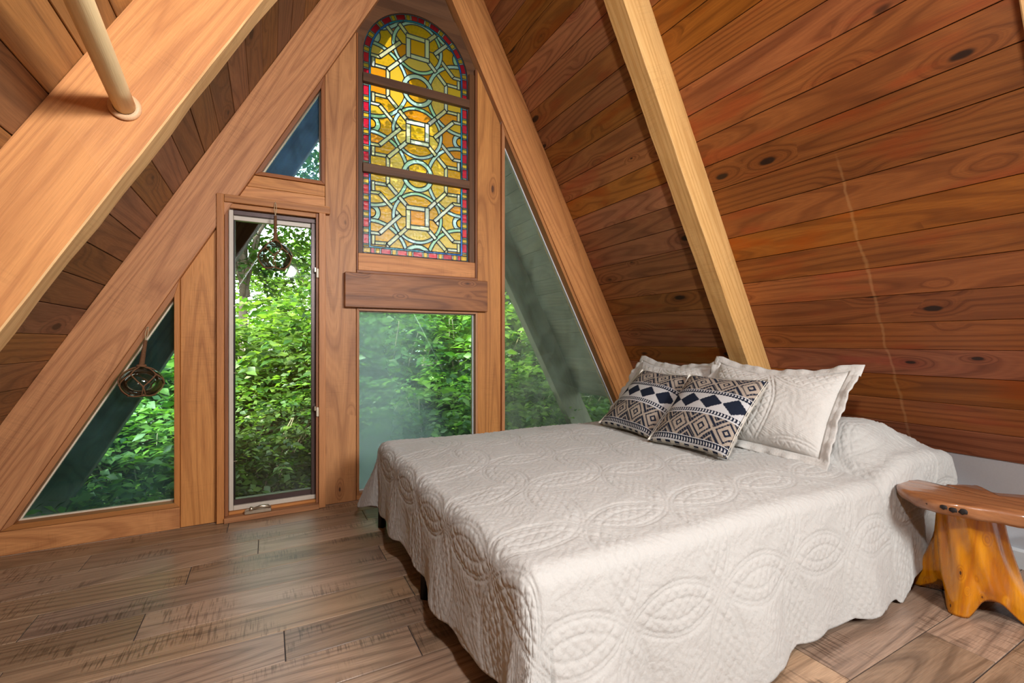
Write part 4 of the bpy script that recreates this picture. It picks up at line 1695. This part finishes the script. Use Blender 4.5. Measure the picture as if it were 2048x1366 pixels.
# black pits in the slab edge
for (x, y, z, s) in ((2.031, 0.690, 0.436, 0.010), (2.038, 0.668, 0.432, 0.011), (2.048, 0.647, 0.432, 0.013), (2.036, 0.735, 0.434, 0.005)):
    bm = bmesh.new()
    bmesh.ops.create_icosphere(bm, subdivisions=2, radius=1.0)
    for v in bm.verts:
        v.co = Vector((v.co.x * 0.005, v.co.y * s, v.co.z * s * 0.75)) * (1 + 0.25 * math.sin(v.co.x * 9 + v.co.z * 7))
    bm_obj('knot_hole', bm, M['bark'], slab_o, True, Matrix.Translation((x * 1.036, y * 1.036, z - 0.021)))

# ================================================================ the wood outside
def leaf_mat(name, c1, c2, trans=0.5):
    m, t = new_mat(name)
    rnd = t.n('ShaderNodeNewGeometry').outputs['Random Per Island']
    c = t.mix(rnd, c1, c2)
    di = t.n('ShaderNodeBsdfDiffuse')
    tl = t.n('ShaderNodeBsdfTranslucent')
    gl = t.n('ShaderNodeBsdfGlossy')
    gl.inputs['Roughness'].default_value = 0.4
    t.put(di.inputs[0], c)
    t.put(tl.inputs[0], t.mix(1.0, c, (1.0, 1.15, 0.5), 'MULTIPLY'))
    a = t.n('ShaderNodeMixShader')
    a.inputs[0].default_value = trans
    t.put(a.inputs[1], di.outputs[0])
    t.put(a.inputs[2], tl.outputs[0])
    b = t.n('ShaderNodeMixShader')
    b.inputs[0].default_value = 0.015
    t.put(b.inputs[1], a.outputs[0])
    t.put(b.inputs[2], gl.outputs[0])
    t.done(b.outputs[0])
    return m


M['leaf'] = leaf_mat('leaf_green', (0.009, 0.036, 0.007), (0.055, 0.12, 0.017))
M['leaf2'] = leaf_mat('leaf_bright', (0.014, 0.05, 0.008), (0.115, 0.19, 0.026))
M['leaf3'] = leaf_mat('leaf_far', (0.014, 0.042, 0.010), (0.06, 0.11, 0.024))


def foliage(name, n_tw, vol, leaf, per, seed, mat):
    """sprays: leaves set in pairs along near-horizontal twigs inside an ellipsoid shell"""
    r = np.random.default_rng(seed)
    d = r.normal(size=(n_tw, 3))
    d /= np.linalg.norm(d, axis=1, keepdims=True)
    rad = r.uniform(0.35, 1.0, (n_tw, 1)) ** 0.6
    base = d * rad * np.array(vol)
    tdir = d * np.array([1, 1, 0.25]) + r.normal(scale=0.5, size=(n_tw, 3)) * np.array([1, 1, 0.35])
    tdir /= np.linalg.norm(tdir, axis=1, keepdims=True)
    tl_ = leaf * r.uniform(3, 5.5, (n_tw, 1))
    N = n_tw * per
    ti = np.repeat(np.arange(n_tw), per)
    f = np.tile((np.arange(per) + 0.5) / per, n_tw)[:, None]
    side = np.tile(np.where(np.arange(per) % 2 == 0, 1.0, -1.0), n_tw)[:, None]
    up = np.array([[0, 0, 1.0]])
    td = tdir[ti]
    lat = np.cross(td, up)
    lat /= np.linalg.norm(lat, axis=1, keepdims=True) + 1e-9
    org = base[ti] + td * f * tl_[ti]
    org[:, 2] -= (f[:, 0] ** 2) * tl_[ti][:, 0] * 0.25
    ld = lat * side + td * r.uniform(0.2, 0.8, (N, 1)) + r.normal(scale=0.22, size=(N, 3))
    ld[:, 2] -= r.uniform(0.0, 0.5, N)
    ld /= np.linalg.norm(ld, axis=1, keepdims=True)
    nn = up + r.normal(scale=0.42, size=(N, 3))
    wv = np.cross(ld, nn)
    wv /= np.linalg.norm(wv, axis=1, keepdims=True) + 1e-9
    nv = np.cross(wv, ld)
    s = leaf * r.uniform(0.6, 1.25, (N, 1))
    w = s * 0.30
    p0 = org
    p1 = org + ld * s * 0.45 + wv * w + nv * s * 0.06
    p2 = org + ld * s * 0.45 - wv * w + nv * s * 0.06
    p3 = org + ld * s - nv * s * 0.10
    p4 = org + ld * s * 0.5 - nv * s * 0.02
    V = np.stack([p0, p1, p2, p3, p4], 1).reshape(-1, 3)
    b = np.arange(N)[:, None] * 5
    F = np.concatenate([b + np.array([[0, 2, 4]]), b + np.array([[0, 4, 1]]), b + np.array([[4, 2, 3]]), b + np.array([[4, 3, 1]])], 1).reshape(-1)
    me = bpy.data.meshes.new(name)
    me.vertices.add(len(V))
    me.vertices.foreach_set('co', V.reshape(-1).astype(np.float32))
    nf = N * 4
    me.loops.add(nf * 3)
    me.loops.foreach_set('vertex_index', F.astype(np.int32))
    me.polygons.add(nf)
    me.polygons.foreach_set('loop_start', np.arange(0, nf * 3, 3, dtype=np.int32))
    me.polygons.foreach_set('loop_total', np.full(nf, 3, dtype=np.int32))
    me.materials.append(mat)
    me.update()
    me.validate()
    return me


def stems(n, h, spread, r0, seed, mat, name, base_r=0.05):
    rr = random.Random(seed)
    parts = []
    for i in range(n):
        a = rr.uniform(0, 2 * PI)
        pts, x, y = [], rr.uniform(-base_r, base_r), rr.uniform(-base_r, base_r)
        k = 7
        for j in range(k):
            f = j / (k - 1)
            pts.append((x + math.cos(a) * spread * f ** 1.5 + rr.uniform(-.04, .04) * spread, y + math.sin(a) * spread * f ** 1.5 + rr.uniform(-.04, .04) * spread, -0.3 + (h + 0.3) * f))
        parts.append(tube_geo(pts, [r0 * (1 - 0.75 * j / (k - 1)) for j in range(k)], 6))
    v, f = join_geo(parts)
    me = bpy.data.meshes.new(name)
    me.from_pydata([tuple(p) for p in v], [], f)
    me.polygons.foreach_set('use_smooth', [True] * len(me.polygons))
    me.materials.append(mat)
    return me


shrub_f = [foliage('shrub_foliage', 620, (0.85, 0.85, 0.75), 0.085, 12, 21, M['leaf2']),
           foliage('shrub_foliage', 620, (0.9, 0.8, 0.85), 0.075, 12, 22, M['leaf']),
           foliage('shrub_foliage', 520, (0.8, 0.9, 0.65), 0.10, 12, 23, M['leaf2'])]
tree_f = [foliage('tree_foliage', 800, (1.9, 1.9, 2.6), 0.15, 12, 31, M['leaf3']),
          foliage('tree_foliage', 700, (2.1, 1.8, 2.2), 0.15, 12, 32, M['leaf']),
          foliage('tree_foliage', 650, (1.7, 2.0, 2.0), 0.16, 12, 33, M['leaf2'])]
shrub_s = [stems(7, 1.25, 0.6, 0.014, 41, M['bark_light'], 'stems'), stems(6, 1.2, 0.65, 0.016, 42, M['bark_light'], 'stems')]
trunk_s = [stems(1, 6.5, 0.5, 0.16, 51, M['bark_tree'], 'trunk'), stems(1, 6.8, 0.3, 0.11, 52, M['bark_tree'], 'trunk')]
branch_s = [stems(9, 3.2, 1.7, 0.045, 53, M['bark_tree'], 'branches', 0.02)]


def ground_z(x, y):
    return -0.75 + 0.035 * max(0, y - 3)


gv, gf = [], []
nx_, ny_ = 30, 30
for j in range(ny_ + 1):
    for i in range(nx_ + 1):
        x, y = -16 + 34 * i / nx_, 3.3 + 26 * j / ny_
        gv.append((x, y, ground_z(x, y) + 0.06 * math.sin(x * 1.7) * math.sin(y * 1.3)))
for j in range(ny_):
    for i in range(nx_):
        a = j * (nx_ + 1) + i
        gf.append((a, a + 1, a + nx_ + 2, a + nx_ + 1))
gr = mesh_obj('ground', gv, gf, M['soil'], None, True)
tag(gr, 'leafy forest ground outside the gable', 'ground', kind='structure')


def shrub(x, y, s, kind, rz, label, zc=0.62):
    z = ground_z(x, y)
    root = empty('forest_shrub', (x, y, z), label=label, cat='shrub', group='shrubs outside the gable windows')
    root.rotation_euler = (0, 0, rz)
    root.scale = (s, s, s)
    a = bpy.data.objects.new('foliage', shrub_f[kind % 3])
    COL.objects.link(a)
    a.parent = root
    a.location = (0, 0, zc + 0.15)
    a['kind'] = 'stuff'
    b = bpy.data.objects.new('stems', shrub_s[kind % 2])
    COL.objects.link(b)
    b.parent = root
    b['kind'] = 'stuff'


def tree(x, y, s, kind, rz, label, hc=4.2, crowns=1):
    z = ground_z(x, y)
    root = empty('forest_tree', (x, y, z), label=label, cat='tree', group='trees beyond the shrubs')
    root.rotation_euler = (0, 0, rz)
    root.scale = (s, s, s)
    for nm, me, zz in [('foliage', tree_f[kind % 3], hc)]:
        a = bpy.data.objects.new(nm, me)
        COL.objects.link(a)
        a.parent = root
        a.location = (0.1, 0, zz)
        a['kind'] = 'stuff'
    b = bpy.data.objects.new('trunk', trunk_s[kind % 2])
    COL.objects.link(b)
    b.parent = root
    c = bpy.data.objects.new('branches', branch_s[0])
    COL.objects.link(c)
    c.parent = root
    c.location = (0, 0, hc - 2.2)
    c['kind'] = 'stuff'


SL = ['bright low shrub outside the lower corner of the left triangular window', 'leafy low shrub filling the left triangular window beside its post',
      'low shrub just outside the bottom left of the tall casement', 'low shrub just outside the bottom right of the tall casement',
      'low shrub behind the condensed left part of the picture window', 'low shrub behind the clear right edge of the picture window',
      'low shrub behind the filmy right triangular window', 'low shrub hidden past the pillows outside the right triangular window',
      'low shrub at the far right outside, hidden by the right slope']
for i, (x, y, s) in enumerate([(-2.6, 4.9, 0.9), (-1.7, 5.0, 0.85), (-0.9, 4.75, 0.8), (-0.1, 4.9, 0.85), (0.75, 4.8, 0.85), (1.6, 4.9, 0.95), (2.5, 4.8, 0.95), (3.4, 5.0, 1.0)]):
    shrub(x, y, s, i, i * 1.3, SL[i])
SM = 'taller green shrub in the second row outside the gable windows'
for i, (x, y, s) in enumerate([(-2.4, 6.6, 1.4), (-1.1, 6.3, 1.35), (0.2, 6.5, 1.45), (1.4, 6.3, 1.5), (2.8, 6.4, 1.6), (4.3, 6.5, 1.7), (-3.8, 6.4, 1.5)]):
    shrub(x, y, s, i + 1, i * 2.1 + 0.5, SM)
TLb = 'tall green broadleaf tree standing in the wood beyond the shrubs'
for i, (x, y, s, hc) in enumerate([(-3.4, 9.5, 0.9, 5.0), (-0.4, 10.5, 0.95, 5.0), (3.0, 9.5, 0.95, 4.6), (6.0, 10.0, 1.0, 4.2),
                                   (-4.6, 14.0, 1.2, 3.2), (2.2, 15.0, 1.2, 2.2), (5.0, 14.5, 1.3, 3.0), (10.0, 14.0, 1.4, 3.4),
                                   (-1.5, 20.0, 1.3, 1.6), (-7.5, 19.5, 1.6, 2.4), (4.0, 21.0, 1.6, 2.2), (9.5, 21.0, 1.7, 2.4)]):
    tree(x, y, s, i, i * 1.7, TLb, hc)
